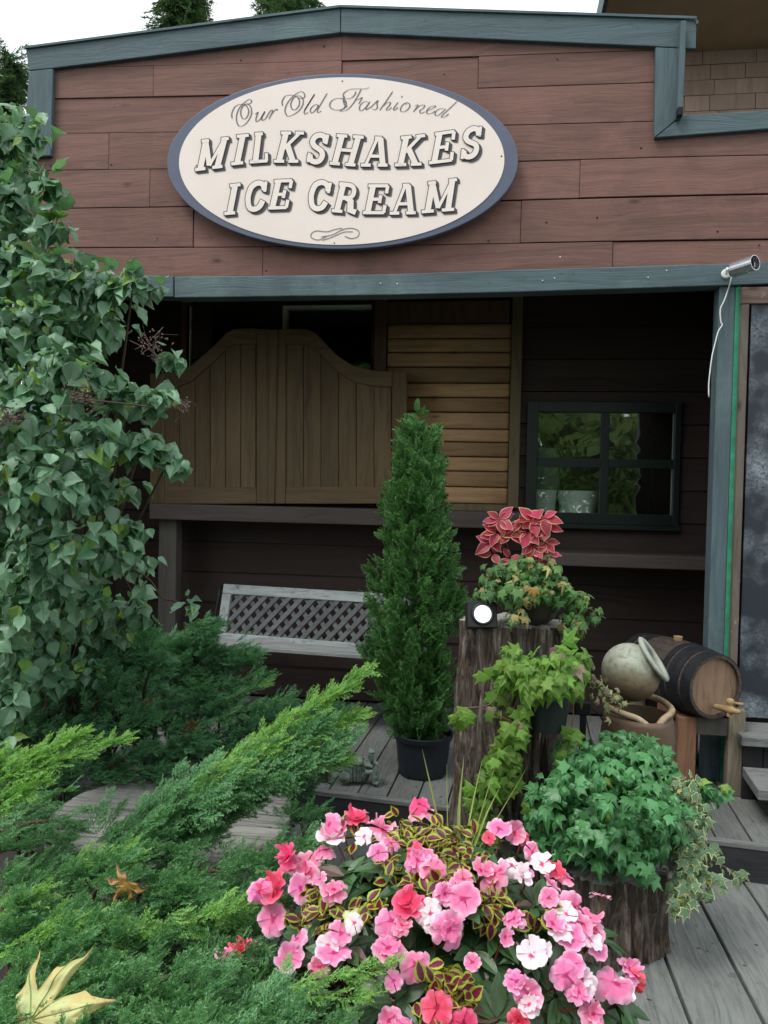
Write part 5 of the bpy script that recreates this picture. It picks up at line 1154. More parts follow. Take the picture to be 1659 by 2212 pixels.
# small sprig of purple tinged ivy to the right of it
q = MB(); bt = [[] for _ in T_ivy]; cc = crom([P(u, v, 2.95) for u, v in ((1240, 1430), (1280, 1470), (1310, 1500), (1330, 1515))], 8)
for i in range(42): p = cc[int(rng.integers(len(cc)))]+rng.normal(size=3)*.022; x, y, z = frame_of(rng.normal(size=3)+(0, 0, -.6), np.array((0, -1, .6))+rng.normal(size=3)*.4); bt[i % 3].append((p, x, y, z, .034*rng.uniform(.6, 1.2)))
for tp, b in zip(T_ivy, bt): q.scat(tp, b)
q.build('pale_sprig', leafmat('mauve_ivy_leaf', (.22, .17, .13), (.24, .30, .10), trans=.2), HP)

# garden spike lamp box
GB = thing('pump_box', 'small black box lamp with cord behind the hanging pot', 'garden lamp', P(1258, 1560, 3.3))
q = MB(); c = P(1258, 1528, 3.3); q.box(c-(.032, .03, .025), c+(.032, .03, .03)); q.build('housing', M['black'], GB, bevel=.005)
q = MB(); q.box(c+(-.012, -.04, -.30), c+(.012, -.02, -.026)); q.build('spike', M['black'], GB)
q = MB(); q.tube(crom([c+(.03, 0, 0), c+(.07, 0, -.03), c+(.10, 0, -.10), c+(.11, 0, -.2)], 5), .003, 6); q.build('cord', M['black'], GB)

# ================================================================= CLAY FOUNTAIN
YFo = 3.30
F = thing('clay_fountain', 'two piece brown clay jug fountain, round jug tipping into a lipped urn', 'fountain', (P(1382, 1560, YFo)[0], YFo, UP))
k2 = YFo/FPX; uc = P(1378, 1545, YFo); rU = 72*k2
q = MB(); zt2 = P(1384, 1532, YFo)[2]; H_ = zt2-UP
def lip(a, h):                                       # spout of the lower urn faces the camera, slightly right
    return 1+(.18*max(0, math.cos(a-LIPA))**14 if h > H_*.9 else 0)
x_ax = nrm(np.cross((0, 0, 1), (0, 1, 0))); LIPA = math.atan2(np.array((.25, -1, 0))@np.cross((0, 0, 1), x_ax), np.array((.25, -1, 0))@x_ax)
prof = [(0, 0), (rU*.6, 0), (rU*.8, H_*.25), (rU*1.0, H_*.6), (rU*1.04, H_*.8), (rU*.99, H_*.93), (rU*.95, H_*.97), (rU*.86, H_*.97), (rU*.90, H_*.8), (rU*.85, H_*.6), (0, H_*.58)]
q.lathe((uc[0], YFo, UP), prof, 48, e=0.0, fn=lip); q.build('lower_urn', M['clay'], F, smooth=True)
q = MB(); rim = []
for k in range(97):
    a = 2*math.pi*k/96; yv = np.cross((0, 0, 1), x_ax); rad = rU*.93*(1+.12*max(0, math.cos(a-LIPA))**30); dz = -.030*max(0, math.cos(a-LIPA))**24-.006*max(0, math.cos(a-LIPA))**4+.012*math.sin(a-LIPA)**2+.03*max(0, -math.cos(a-LIPA))
    rim.append(np.array((uc[0], YFo, zt2+dz))+rad*(math.cos(a)*x_ax+math.sin(a)*yv))
q.tube(rim, .0125, 8, cap=False); q.build('lipped_rim', M['clay_rim'], F, smooth=True)
q = MB(); q.lathe((uc[0], YFo, UP+H_*.86), [(0, 0), (rU*.88, 0)], 30); mw, tw_, pw = mat('fountain_water'); pw.inputs['Base Color'].default_value = (.03, .035, .03, 1); pw.inputs['Roughness'].default_value = .05
q.build('water', mw, F)
jc = P(1362, 1452, YFo+.02); jr = 62*k2; ja = nrm((.79, -.19, .58))
q = MB(); pr = []
for i in range(17):
    t = math.pi*i/18; pr.append((jr*math.sin(t)*1.0, -jr*math.cos(t)*.95))
pr = [p for p in pr if p[1] < jr*.62]; pr[0] = (.001, pr[0][1]); pr += [(jr*.66, jr*.70), (jr*.62, jr*.82), (jr*.56, jr*.82), (jr*.58, jr*.65), (jr*.8, jr*.3), (0, -jr*.5)]
n0 = q.n; q.lathe(jc, pr, 40, ja)
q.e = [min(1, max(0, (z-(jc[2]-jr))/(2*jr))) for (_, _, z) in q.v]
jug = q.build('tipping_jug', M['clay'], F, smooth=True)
q = MB(); q.lathe(jc+ja*jr*.80, [(jr*.52, 0), (jr*.80, .004), (jr*.86, .012), (jr*.80, .020), (jr*.52, .020), (jr*.50, .010), (jr*.52, 0)], 40, ja); child(jug, q, 'flared_rim', M['clay_pale'], smooth=True)

# ================================================================= BARREL AND STAND
hd = P(1547, 1484, 3.86); be = hd+np.array((-.245, .49, .004)); ad = nrm(be-hd); Lb2 = np.linalg.norm(be-hd); rh = 66*3.86/FPX; rm = rh*1.13
BA = thing('wooden_barrel', 'small dark wooden barrel with black hoops lying on its side', 'barrel', hd+np.array((0, 0, -rh)))
def rb(t): return rh+(rm-rh)*math.sin(math.pi*t)
q = MB(); n = 22
for s in range(n):
    a0_, a1_ = 2*math.pi*s/n+.006, 2*math.pi*(s+1)/n-.006; xx = nrm(np.cross(ad, (0, 0, 1))); zz = np.cross(xx, ad); vs = []
    for i in range(13):
        t = i/12; r_ = rb(t)
        for (a, rr2) in ((a0_, r_), ((a0_+a1_)/2, r_*1.002), (a1_, r_), (a1_, r_-.014), (a0_, r_-.014)): vs.append(hd+ad*Lb2*t+rr2*(math.cos(a)*xx+math.sin(a)*zz))
    fs = [(i*5+k, i*5+(k+1) % 5, (i+1)*5+(k+1) % 5, (i+1)*5+k) for i in range(12) for k in range(5)]+[(4, 3, 2, 1, 0), (60, 61, 62, 63, 64)]; q.add(vs, fs)
q.build('staves', M['barrelwood'], BA)
for (t0, t1) in ((.0, .105), (.135, .27), (.74, .85), (.895, 1.0), (.30, .36)):
    q = MB(); q.lathe(hd, [(rb(t0)+.001, Lb2*t0), (rb(t0)+.0035, Lb2*t0), (rb((t0+t1)/2)+.0035, Lb2*(t0+t1)/2), (rb(t1)+.0035, Lb2*t1), (rb(t1)+.001, Lb2*t1)], 48, ad); q.build('hoop', M['hoop'], BA, smooth=False)
for (t, s) in ((.035, 1), (.965, -1)):
    q = MB(); c = hd+ad*Lb2*t; q.lathe(c, [(0, 0), (rh-.012, 0), (rh-.012, .012), (0, .012)], 40, ad); q.build('barrel_head', M['barrelhead'], BA)
q = MB(); c = hd+ad*Lb2*.5+np.array((0, 0, rm)); q.lathe(c-(0, 0, .01), [(0, 0), (.019, 0), (.022, .028), (0, .028)], 16, (0, 0, 1)); q.build('bung', M['tapwood'], BA)
td = -ad; tb = hd+(0, 0, -rh*.74)
tp_ = nrm(td+np.array((.25, 0, 0)))
tapd = nrm(P(1607, 1541, 3.70)-P(1548, 1527, 3.86)); t0_ = P(1545, 1526, 3.87)
q = MB(); q.lathe(t0_, [(.011, 0), (.014, .03), (.015, .075), (.018, .078), (.018, .115), (.013, .12), (.011, .155), (0, .157)], 14, tapd); tap = q.build('tap', M['tapwood'], BA, smooth=True)
q = MB(); kc = t0_+tapd*.098; q.lathe(kc, [(.014, -.03), (.014, .02), (.011, .024), (.017, .030), (.017, .046), (.010, .052), (0, .053)], 14, (0, 0, 1)); hdir = nrm((.9, -.2, -.1)); q.tube([kc+(0, 0, .036), kc+hdir*.03+(0, 0, .036), kc+hdir*.055+(0, 0, .036)], [.006, .006, .009], 8); child(tap, q, 'tap_key', M['tapwood'], smooth=True)
# stand: front and back trestles
SD = thing('barrel_stand', 'rough timber stand with post legs under the barrel', 'stand', (hd[0], hd[1]+.1, UP))
lx_ = nrm(np.array((ad[1], -ad[0], 0))) ; ld_ = np.array((ad[0], ad[1], 0))
fl = PZ(1600, 1722, UP); ft = P(1582, 1530, fl[1]); zst = P(1540, 1553, 3.88)[2]
q = MB(); q.box((fl[0]-.062, fl[1]-.0, UP), (fl[0]+.012, fl[1]+.07, zst+.045)); q.build('leg', M['standwood'], SD, bevel=.005)
lf = P(1484, 1600, fl[1]); q = MB(); q.box((lf[0]-.042, fl[1]+.0, UP), (lf[0]+.042, fl[1]+.07, zst-.002)); q.build('leg', wood('reddish_leg_wood', (.26, .14, .085), (.14, .075, .045), 2, .75, 1.6, .2, True, .3), SD, bevel=.005)
q = MB(); q.box((lf[0]-.20, fl[1]+.34, UP), (lf[0]-.13, fl[1]+.41, zst)); q.build('leg', M['standwood'], SD, bevel=.005)
q = MB(); q.box((lf[0]+.08, fl[1]+.40, UP), (lf[0]+.15, fl[1]+.47, zst)); q.build('leg', M['standwood'], SD, bevel=.005)
q = MB(); q.box((lf[0]+.033, fl[1]+.012, zst-.085), (fl[0]-.063, fl[1]+.052, zst)); q.build('cross_rail', M['ledgez'], SD, bevel=.004)
q = MB(); q.box((lf[0]-.13, fl[1]+.36, zst-.085), (lf[0]+.08, fl[1]+.40, zst+.001)); q.build('cross_rail', M['ledge'], SD, bevel=.004)
wmat = wood('red_wedge_wood', (.22, .10, .06), (.12, .06, .04), 0, .75, 1.6, .2, False, .3)
for s in (-1, 1):
    q = MB(); c = hd+ad*.14+lx_*s*rh*.72+np.array((0, 0, -rh*1.0)); q.prism([c+lx_*s*-.055+(0, 0, -.025), c+lx_*s*.03+(0, 0, -.025), c+lx_*s*.03+(0, 0, .03)], ld_*.1)
    q.build('wedge', wmat, SD)

# ================================================================= IVY ON THE SHORT STUMP
ip = np.array((sc_[0]+.02, 2.86, zS-.02))
IV = thing('potted_ivy', 'dense green ivy spilling over its dark pot on the short stump', 'ivy', ip)
q = MB(); q.lathe(ip, [(0, .001), (.10, .001), (.13, .16), (.138, .17), (.13, .175), (.12, .15), (0, .15)], 32); q.build('pot', M['navypot'], IV)
ic = [(1305, 1640, 2.85, 100, 60), (1250, 1680, 2.80, 70, 50), (1380, 1675, 2.85, 64, 48), (1330, 1720, 2.68, 130, 70), (1200, 1700, 2.75, 50, 45), (1180, 1740, 2.7, 36, 34), (1290, 1780, 2.66, 90, 45), (1400, 1760, 2.68, 80, 60), (1450, 1720, 2.8, 50, 45), (1220, 1820, 2.68, 60, 24), (1360, 1830, 2.62, 40, 34), (1385, 1870, 2.6, 24, 24, 14), (1530, 1690, 2.85, 40, 22), (1505, 1715, 2.85, 26, 20), (1325, 1600, 2.95, 60, 28), (1365, 1620, 2.9, 72, 40, 90), (1420, 1640, 2.88, 36, 36, 30), (1300, 1800, 2.75, 110, 50), (1190, 1780, 2.75, 60, 50), (1420, 1790, 2.75, 70, 50), (1325, 1700, 2.85, 130, 85), (1250, 1620, 2.9, 60, 40)]
q = MB(); cloud(q, ic, T_ivy, .054, (0, -.15, -1), .8, .42, (.6, 1.05), .75, 1.5, .5)
q.build('ivy_leaves', M['ivy'], IV)
q = MB(); cloud(q, [(1470, 1700, 2.78, 44, 36, 70), (1500, 1740, 2.78, 36, 36, 60), (1450, 1760, 2.75, 50, 30, 90), (1480, 1800, 2.75, 36, 50, 110), (1490, 1850, 2.7, 30, 45, 70), (1480, 1900, 2.66, 28, 40, 40), (1470, 1950, 2.62, 24, 24, 16), (1540, 1880, 2.7, 50, 20, 14), (1590, 1880, 2.75, 16, 12, 4), (1540, 1930, 2.66, 22, 14, 6), (1520, 1830, 2.75, 40, 24, 20)], T_ivy, .040, (0, -.1, -1), .9, .4, (.3, 1.05), .4, 1, .8)
q.build('variegated_leaves', M['varivy'], IV)
q = MB()
for pts in ([(1460, 1760, 2.75), (1490, 1830, 2.72), (1480, 1900, 2.66), (1468, 1970, 2.62)], [(1470, 1780, 2.75), (1530, 1850, 2.72), (1590, 1885, 2.75)], [(1450, 1780, 2.74), (1500, 1870, 2.7), (1545, 1935, 2.66)]): q.tube(crom([P(*p) for p in pts], 6), .0018, 5)
for _ in range(16): q.tube(crom([ip+(0, 0, .15), P(1340+rng.uniform(-50, 50), 1680, 2.86), P(1330+rng.uniform(-70, 70), 1740, 2.78)], 4), .0018, 4)
q.build('stems', M['palestem'], IV)

# ================================================================= FIGURINE
gb = PZ(772, 1702, UP); gk = gb[1]/FPX; gy = gb[1]+.05
G = thing('garden_statue', 'small mossy stone statue of a seated bearded figure beside a cart', 'statue', (gb[0], gy, UP))
def gp(cx, cy, dy=0.0): return P((950+cx*.2411)*.7373, (2120+cy*.2411)*.7373, gy+dy)
q = MB(); q.ball(gp(430, 800), (.085, .05, .012), 20); q.ball(gp(620, 835), (.05, .045, .012), 16); q.ball(gp(230, 770), (.05, .045, .010), 16)
o = q.build('base', M['stonebase'], G, smooth=True)
q = MB()
q.lathe(gp(240, 665, -.045), [(0, 0), (.012, 0), (.014, .004), (.026, .002), (.029, .008), (.026, .016), (0, .016)], 24, (0, 1, 0)); q.build('cart_wheel', M['stone'], G, smooth=True)
q = MB(); q.obox(gp(360, 560, .01), (.042, 0, -.006), (0, .03, 0), (0, 0, .040)); q.tube([gp(250, 440), gp(470, 420)], .010, 8); q.obox(gp(350, 445, .0), (.05, 0, 0), (0, .034, 0), (0, 0, .008)); q.ball(gp(160, 470, 0), (.012, .012, .022), 10); q.ball(gp(190, 530, 0), (.02, .014, .010), 10)
for dx in (-25, 15, 55): q.obox(gp(360+dx, 620, -.025), (.003, 0, 0), (0, .006, 0), (0, 0, .035))
o = q.build('cart', M['stone'], G); m_ = o.modifiers.new('remesh', 'REMESH'); m_.mode = 'VOXEL'; m_.voxel_size = .0028; m_.use_smooth_shade = True
q = MB()
q.ball(gp(530, 520, 0), (.026, .022, .036), 14); q.ball(gp(490, 520, 0), (.022, .02, .03), 12); q.ball(gp(565, 385, -.005), (.0155, .015, .019), 14); q.ball(gp(575, 345, -.003), (.018, .018, .010), 12); q.ball(gp(560, 330, .002), (.010, .010, .014), 10)
q.ball(gp(578, 425, -.014), (.010, .008, .017), 10); q.ball(gp(583, 393, -.020), (.0035, .004, .004), 8)
q.tube([gp(490, 450, -.01), gp(510, 510, -.025), gp(590, 530, -.03)], [.012, .010, .008], 10); q.tube([gp(600, 455, 0), gp(650, 500, -.02), gp(665, 525, -.02)], [.011, .009, .008], 10)
for dy in (-.018, .012): q.tube([gp(510, 590, dy), gp(580, 590, dy-.01), gp(600, 650, dy-.01), gp(610, 720, dy-.01), gp(650, 735, dy-.012)], [.017, .015, .012, .011, .009], 10)
q.ball(gp(480, 620, .01), (.03, .028, .032), 12); q.ball(gp(670, 700, -.005), (.016, .018, .036), 12); q.ball(gp(650, 620, 0), (.01, .012, .02), 10); q.tube([gp(640, 500, -.022), gp(650, 640, -.02), gp(660, 790, -.015)], .006, 8)
o = q.build('figure', M['stone'], G); m_ = o.modifiers.new('remesh', 'REMESH'); m_.mode = 'VOXEL'; m_.voxel_size = .0022; m_.use_smooth_shade = True

# ================================================================= IMPATIENS PLANTER
DC = np.array((P(958, 2080, 1.5)[0], 1.56, .50)); DR = np.array((.375, .36, .36))
def dome(u, v, k=1.0):
    d = ray(u, v); o_ = (CAM-DC)/(DR*k); dd = d/(DR*k); a, b, c = dd@dd, 2*o_@dd, o_@o_-1; disc = b*b-4*a*c
    if disc < 0:
        t = -b/(2*a); p = CAM+d*t; n_ = nrm((p-DC)/DR**2); return DC+nrm((p-DC)/DR)*DR*k*1.0 if False else p, n_
    t = (-b-math.sqrt(disc))/(2*a); p = CAM+d*t; return p, nrm((p-DC)/DR**2)
IM = thing('flower_planter', 'wooden tub overflowing with pink and white impatiens and small coleus', 'planter', (DC[0], DC[1], 0))
q = MB(); q.lathe((DC[0], DC[1], 0), [(0, .001), (.26, .001), (.29, .3), (.27, .42), (.25, .42), (.26, .38), (0, .38)], 28); q.build('tub', M['barrelwood'], IM)
q = MB(); q.lathe((DC[0], DC[1], .05), [(.272, 0), (.278, 0), (.284, .035), (.277, .035)], 28); q.build('hoop', M['hoop'], IM)
q = MB(); q.lathe((DC[0], DC[1], .3), [(.29, 0), (.296, 0), (.292, .035), (.285, .035)], 28); q.build('hoop', M['hoop'], IM)
q = MB(); q.lathe((DC[0], DC[1], .39), [(0, .02), (.25, 0)], 28); q.build('soil', M['soil'], IM)
q = MB(); bt = [[] for _ in T_lance]; stm = MB()
for i in range(330):                                   # leaf whorls
    d = nrm(rng.normal(size=3)); d[2] = abs(d[2])*1.0-.25*rng.random(); d[1] = -abs(d[1]) if rng.random() < .8 else d[1]; d = nrm(d); k = rng.uniform(.68, .96)
    c = DC+d*DR*k; ax0 = nrm(d+np.array((0, 0, .8))); x0v = nrm(np.cross(ax0, rng.normal(size=3))); y0v = np.cross(ax0, x0v); a0_ = rng.random()*6; n = rng.integers(6, 10)
    for j in range(n):
        a = a0_+2*math.pi*j/n+rng.normal()*.15; dd = math.cos(a)*x0v+math.sin(a)*y0v+ax0*rng.uniform(-.1, .55); x, y, z = frame_of(dd, ax0+rng.normal(size=3)*.15)
        bt[rng.integers(3)].append((c+dd*.004, x, y, z, rng.uniform(.038, .072)))
    if i < 130: stm.tube(crom([np.array((DC[0]+rng.normal()*.08, DC[1]+rng.normal()*.08, .42)), DC+d*DR*k*.6+(0, 0, .02), c], 4), .0028, 5)
for tp, b in zip(T_lance, bt): q.scat(tp, b)
q.build('leaves', M['imp_leaf'], IM)
# lime edged coleus patches
q = MB(); bt = [[] for _ in T_cole]
patches = [(860, 1800, 35, 26, 40), (930, 1800, 70, 34, 110), (990, 1860, 40, 40, 60), (690, 1950, 45, 40, 75), (650, 1990, 25, 22, 20), (960, 2140, 55, 55, 90), (1060, 1955, 30, 30, 35), (900, 1900, 30, 40, 35), (840, 1860, 26, 30, 26), (960, 1910, 24, 24, 22), (1160, 1975, 20, 20, 12), (800, 1950, 30, 30, 20), (760, 1780, 30, 30, 14)]
for (u, v, ru, rv, n) in patches:
    for _ in range(n):
        p, n_ = dome(u+rng.normal()*ru*.55, v+rng.normal()*rv*.55, 1.0); p = p+n_*rng.uniform(-.03, .012)
        x, y, z = frame_of(rng.normal(size=3)+np.array((0, -.3, -.3)), n_+np.array((0, -.5, .4))+rng.normal(size=3)*.3); bt[rng.integers(3)].append((p, x, y, z, rng.uniform(.022, .036)))
for tp, b in zip(T_cole, bt): q.scat(tp, b)
q.build('coleus_leaves', M['coleus_lime'], IM)
# grass-like spikes
GS = [((962, 1850), (935, 1720), (912, 1618), .006), ((968, 1850), (966, 1740), (965, 1650), .002), ((990, 1850), (992, 1740), (1003, 1628), .0085), ((1000, 1850), (1020, 1740), (1042, 1640), .005), ((1010, 1850), (1035, 1770), (1082, 1610), .0035), ((1020, 1840), (1050, 1760), (1080, 1700), .006), ((1030, 1840), (1090, 1740), (1140, 1655), .003), ((985, 1870), (960, 1810), (950, 1760), .004)]
q = MB()
for (a, b, c, w_) in GS:
    pts = crom([P(*a, 1.68), P(*b, 1.72), P(*c, 1.75)], 8); n = len(pts); vs = []
    for i, p in enumerate(pts):
        w2 = w_*(1-(i/(n-1))**1.5)+.0003; vs += [p+rt*w2*.5, p+fw*w2*.18, p-rt*w2*.5]
    q.add(vs, [(3*i+j, 3*i+j+1, 3*i+j+4, 3*i+j+3) for i in range(n-1) for j in (0, 1)])
q.build('spiky_grass', M['grassblade'], IM)
# flowers
def flower(seed, cup=.15):
    r = np.random.default_rng(seed); v = []; f = []; e = []
    rings = [(5, 1.0, 0.0, cup)]+([(5, .66, .35, cup+.35)] if seed % 3 == 0 else [])
    for (np_, LL, a_off, cp) in rings:
        for k in range(np_):
            a0_ = 2*math.pi*(k+a_off)/np_+r.normal()*.10; L_ = LL*r.uniform(.85, 1.1); wd = LL*r.uniform(.70, .86); tz = r.normal()*.20; b = len(v); ns, nw = 7, 9; ph = r.uniform(0, 6); tw_a = r.normal()*.25
            for i in range(ns):
                t = i/(ns-1)
                for j in range(nw):
                    s_ = -1+2*j/(nw-1); wloc = wd*math.sin(min(1.0, .10+t)*math.pi*.58)
                    yy = L_*(t**.9)*(1-.30*abs(s_)**2.6*t)-(.13*math.exp(-(s_/.28)**2)*t**6)
                    xx = s_*wloc*.74*(.22+.78*t**.7)
                    zz = cp*t*t*.8+tz*t*t+.055*math.sin(s_*6+ph)*t*t+.02*(k % 2)-.16*t**5*(1+.5*math.sin(s_*5+ph*2))+.10*s_*s_*t+tw_a*s_*t*.5+(LL < 1)*.06
                    v.append((xx*math.cos(a0_)+yy*math.sin(a0_), -xx*math.sin(a0_)+yy*math.cos(a0_), zz)); e.append(t*(1 if LL == 1 else .9))
            for i in range(ns-1):
                for j in range(nw-1): f.append((b+i*nw+j, b+i*nw+j+1, b+(i+1)*nw+j+1, b+(i+1)*nw+j))
    return (np.array(v), f, e)
FM = {}
for c in 'PRW':
    for s in range(6):
        tp = flower(s*7+ord(c), (-.1, .12, .3, .5, .0, .2)[s]); q = MB(); q.add(tp[0]*.5, tp[1], tp[2]); o = q.build('flower', M['pet'+c], None, smooth=True); FM[c, s] = o.data; bpy.data.objects.remove(o)
FL = [(908,1752,'P',1),(905,1738,'R',.8),(712,1782,'R',.9),(718,1812,'W',1.1),(735,1790,'R',.7),(772,1768,'R',.9),(824,1790,'P',1.15),(787,1808,'W',.75),(818,1842,'R',.8),(845,1820,'P',.7),(700,1840,'P',.7),(622,1850,'R',.9),(662,1865,'R',1.0),(690,1838,'R',.6),(902,1860,'P',1.0),(895,1842,'R',.7),(936,1880,'W',.95),(924,1852,'R',.7),(660,1890,'P',1.0),(630,1870,'P',.7),(592,1918,'R',1.2),(560,1925,'P',.9),(648,1918,'P',1.0),(722,1922,'P',.95),(690,1900,'W',.6),(588,1985,'P',1.1),(885,1955,'R',1.2),(985,1918,'R',.8),(1003,1940,'P',1.15),(960,1930,'P',.8),(1000,1900,'P',.7),(930,1975,'W',1.0),(845,1990,'W',1.1),(970,2010,'P',1.2),(940,1995,'W',.8),(838,2048,'P',1.2),(868,2000,'P',.7),(898,2085,'P',1.05),(735,2015,'P',.9),(765,1995,'W',.7),(720,2060,'P',1.15),(708,2045,'W',.9),(690,2090,'P',.8),(640,2030,'R',.8),(625,2070,'P',1.0),(520,2055,'R',.9),(490,2060,'P',.7),(505,2105,'P',.7),(545,2055,'R',.7),(1066,1890,'P',1.15),(1040,1880,'P',.8),(1108,1870,'W',1.0),(1135,1885,'P',.6),(1130,1895,'W',.7),(1150,1840,'R',.7),(1172,1868,'W',.9),(1200,1880,'R',.8),(1225,1895,'R',.7),(1080,1790,'P',.9),(1110,1800,'P',.8),(1130,1805,'R',.6),(1055,1810,'R',.5),(1190,1910,'R',.8),(1185,1938,'P',.7),(1296,1935,'R',.8),(1240,1960,'P',1.0),(1268,1985,'P',1.25),(1222,1975,'W',.8),(1250,2000,'R',.9),(1208,2010,'W',.9),(1230,2025,'P',1.0),(1195,1995,'P',.8),(1280,2015,'R',.8),(1290,2050,'P',.8),(1275,2030,'W',.8),(1110,1985,'P',.8),(1092,2025,'W',.6),(1148,2062,'W',1.1),(1165,2050,'W',.8),(1235,2085,'P',.9),(1222,2105,'W',1.0),(1258,2115,'W',1.0),(1250,2145,'P',.8),(1330,2125,'P',1.2),(1360,2095,'R',.9),(1370,2120,'R',.8),(1345,2140,'W',.8),(1115,2120,'P',.9),(1140,2150,'P',1.0),(1142,2170,'W',.8),(945,2180,'R',1.1),(1000,2212,'R',1.0),(840,2205,'R',.9),(870,2215,'P',.8),(1280,2190,'R',.9),(1120,2205,'R',.7),(675,2175,'P',.6),(1020,2080,'P',.6),(850,2120,'P',.7)]
for i, (u, v, c, s) in enumerate(FL[:100]):
    if c == 'R' and i % 5 > 1: c = 'P'
    if c == 'W' and i % 4 == 0: c = 'P'
    p, n_ = dome(u, v, 1.05); dist = np.linalg.norm(p-CAM); tocam = nrm(CAM-p)
    n2 = nrm(n_*.7+tocam*.75+np.array((0, 0, .25))+rng.normal(size=3)*.38); x, y, z = frame_of(np.cross(n2, rng.normal(size=3)), n2)
    o = bpy.data.objects.new('flower', FM[c, int(rng.integers(6))]); COL.objects.link(o); o.parent = IM
    sz_ = .057*s*dist/1.55*.95
    mtx = Matrix(((x[0], y[0], z[0], p[0]), (x[1], y[1], z[1], p[1]), (x[2], y[2], z[2], p[2]), (0, 0, 0, 1)))
    o.matrix_local = Matrix.Translation(-IM.location) @ mtx @ Matrix.Scale(sz_, 4)
    if i % 2 == 0: stm.tube(crom([p-n2*.003, p-n2*.02-(0, 0, .015), DC+(p-DC)*.82-np.array((0, 0, .02))], 4), .0017, 5)
for _ in range(0):                                      # buds
    u, v, *_r = FL[int(rng.integers(len(FL)))]; p, n_ = dome(u+rng.normal()*45, v+rng.normal()*40, 1.02); stm.ball(p, (.004, .004, .009), 6, Z=n_+rng.normal(size=3)*.4)
stm.build('red_stems', M['redstem'], IM, smooth=True)

# ---------------------------------------------------------------- fallen leaves
def dense_leaf(tpl, n=3, seed=5):
    # split every face and ruffle it so the blade curls like a dry leaf
    bmv, bmf, bme = [list(map(float, p)) for p in tpl[0]], [tuple(f) for f in tpl[1]], list(tpl[2])
    for _ in range(n):
        nf = []; cache = {}
        def mid(a, b):
            k = (min(a, b), max(a, b))
            if k not in cache: bmv.append([(bmv[a][i]+bmv[b][i])/2 for i in range(3)]); bme.append((bme[a]+bme[b])/2); cache[k] = len(bmv)-1
            return cache[k]
        for f in bmf:
            tr = [f] if len(f) == 3 else [(f[0], f[1], f[2]), (f[0], f[2], f[3])]
            for a, b, c in tr: ab, bc_2, ca = mid(a, b), mid(b, c), mid(c, a); nf += [(a, ab, ca), (b, bc_2, ab), (c, ca, bc_2), (ab, bc_2, ca)]
        bmf = nf
    out = []
    for x, y, z in bmv:
        r_ = math.hypot(x, y-.28); a = math.atan2(x, y-.28); w_ = noise.noise(Vector((x*3.2+seed, y*3.2, 1)))
        out.append((x*(1+.05*noise.noise(Vector((x*9, y*9, 2)))), y, z+.10*w_*r_*2+.05*math.cos(a*7.5)*r_*r_+.22*r_*r_*noise.noise(Vector((a*1.3, seed, 0)))))
    return (np.array(out), bmf, bme)
T_big = dense_leaf(T_maple)
big_c = P(22, 2215, 1.20)
flat_leaf('fallen_leaf', 'large yellow green maple leaf lying on juniper in the lower left corner', M['yellow_leaf'], big_c, rt*1.0+up*.32-fw*.1, np.array((-.1, -.85, .55)), .135, T_big)
q = MB(); q.tube(crom([big_c+rt*-.06+up*.012, big_c+rt*-.02+up*.004, big_c+rt*.03+up*.012], 5), .0022, 6); lf_ = bpy.data.objects['fallen_leaf.001']; lf_ = q.build('leaf_stalk', M['grassblade'], lf_)
LF_top = lf_.parent; xv, yv_, zv = frame_of(rt*1.0+up*.32-fw*.1, np.array((-.1, -.85, .55))); q = MB()
Tv = np.array(T_big[0])
for ang, rad in ((0, .92), (52, .88), (-52, .88), (96, .7), (-96, .7), (26, .5), (-26, .5)):
    pl_ = []
    for t in np.linspace(.02, rad, 12):
        tx, ty = math.sin(R(ang))*t, math.cos(R(ang))*t+.28; j = np.argmin((Tv[:, 0]-tx)**2+(Tv[:, 1]-ty)**2); pl_.append(big_c+.135*(tx*xv+ty*yv_+(Tv[j, 2]+.006)*zv))
    q.tube(crom(pl_, 3), np.linspace(.0012, .0004, 34), 5)
q.build('veins', M['grassblade'], LF_top)
q = MB(); x, y, z = frame_of(rt, np.array((0, -.7, .7))); 
flat_leaf('fallen_leaf', 'brown and yellow curled leaf caught in the foreground juniper', M['brown_leaf'], P(285, 1900, 1.62), rt*-.5-up*.6, np.array((.5, -.8, .4)), .062, (T_big[0]*np.array((1, 1, 2.6))+np.array((0, 0, 0)), T_big[1], T_big[2]))
p, n_ = dome(738, 1985, 1.06)
flat_leaf('fallen_leaf', 'bright yellow leaf lying among the pink impatiens', M['yellow_leaf'], p, rt*1+up*.2, n_+np.array((0, -.3, .3)), .05, T_ivy[1])

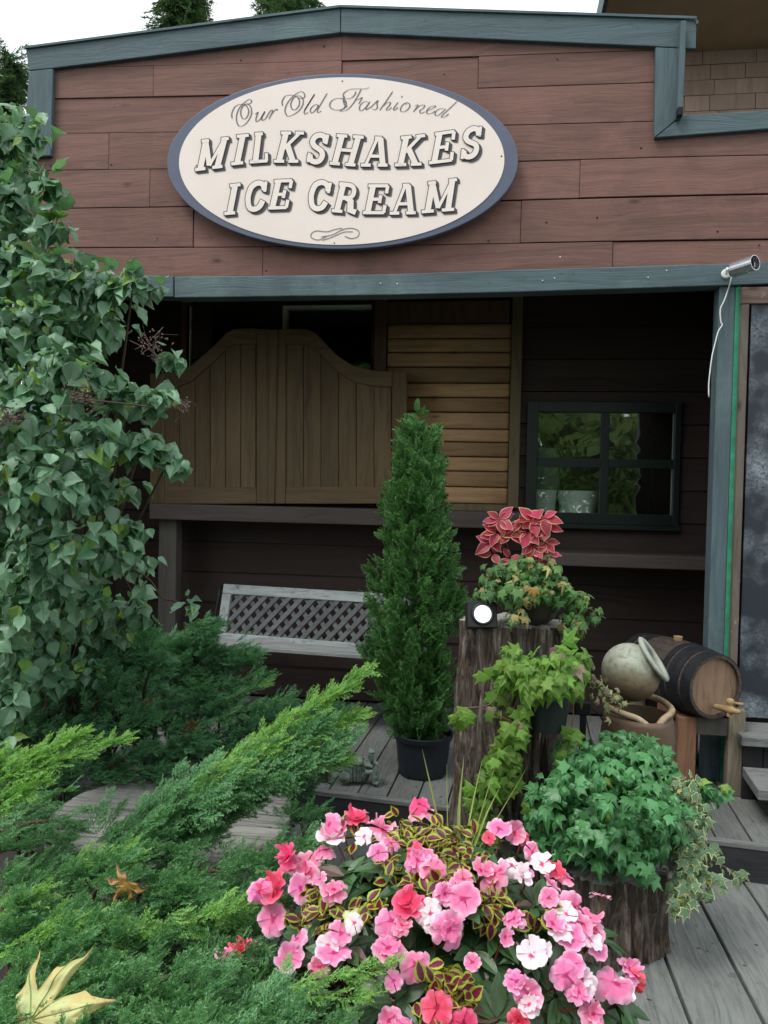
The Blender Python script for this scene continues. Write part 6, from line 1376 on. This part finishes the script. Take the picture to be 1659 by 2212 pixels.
# ================================================================= BACKGROUND TREES
def conifer(label, u, v, Y, hpx, wpx, n, sz, sparse=1.0):
    top = P(u, v, Y); t = thing('conifer_tree', label, 'tree', (top[0], Y, 0), 'trees behind the parapet'); q = MB(); bt = [[] for _ in range(5)]; k = Y/FPX; st = MB()
    st.tube([(top[0], Y, 0), (top[0], Y, top[2]*.6), top], [.22, .12, .02], 8); nb_ = int(n)
    for i in range(nb_):
        f_ = rng.random(); z = top[2]-f_*hpx*k; a = rng.uniform(0, 2*math.pi); Lr = (.12+f_*1.0)*wpx*k*rng.uniform(.6, 1.1)
        d = np.array((math.cos(a), math.sin(a), -.15)); b0_ = np.array((top[0], Y, z)); st.tube([b0_, b0_+d*Lr], [.02, .005], 4)
        for j in range(7):
            tt = rng.uniform(.2, 1.05); p = b0_+d*Lr*tt+rng.normal(size=3)*.05; x, y, zz = frame_of(d+rng.normal(size=3)*.6+(0, 0, -.3), np.array((0, 0, 1))+rng.normal(size=3)*.5); bt[rng.integers(5)].append((p, x, y, zz, sz*rng.uniform(.6, 1.3)))
    for tp, b in zip(fr_j, bt): q.scat(tp, b)
    q.build('crown', M['far'], t); st.build('trunk', M['twig'], t)
conifer('slender conifer rising behind the left part of the parapet', 388, -60, 13, 420, 75, 130, .42)
conifer('wide dark conifer crown just above the parapet peak', 625, -90, 15, 420, 150, 170, .5)
conifer('pale conifer seen left of the parapet corner', 15, 120, 14, 700, 75, 170, .45)

# woods behind the viewpoint, seen in the window glass
q = MB(); bt = [[] for _ in T_heart]
for i in range(74):
    c = np.array((rng.uniform(-1, 7.5), rng.uniform(-10, -7), rng.uniform(.2, 3.6))) if i < 48 else np.array((rng.uniform(-4, .5), rng.uniform(-9, -7.5), rng.uniform(4, 7))) if i < 60 else np.array((rng.uniform(-4.6, -1.5), rng.uniform(-9, -7.5), rng.uniform(2.8, 5.8)))
    for j in range(130):
        d = nrm(rng.normal(size=3)); p = c+d*rng.uniform(.5, 1.5); x, y, z = frame_of(rng.normal(size=3), d+(0, .5, .5)); bt[rng.integers(5)].append((p, x, y, z, rng.uniform(.25, .5)))
for tp, b in zip(T_heart, bt): q.scat(tp, b)
o = q.build('woodland', M['woods']); o['kind'] = 'stuff'; o['label'] = 'green woodland mirrored in the porch window panes'; o['category'] = 'woods'
print('polys', sum(len(m.polygons) for m in bpy.data.meshes), 'objs', len(bpy.data.objects))
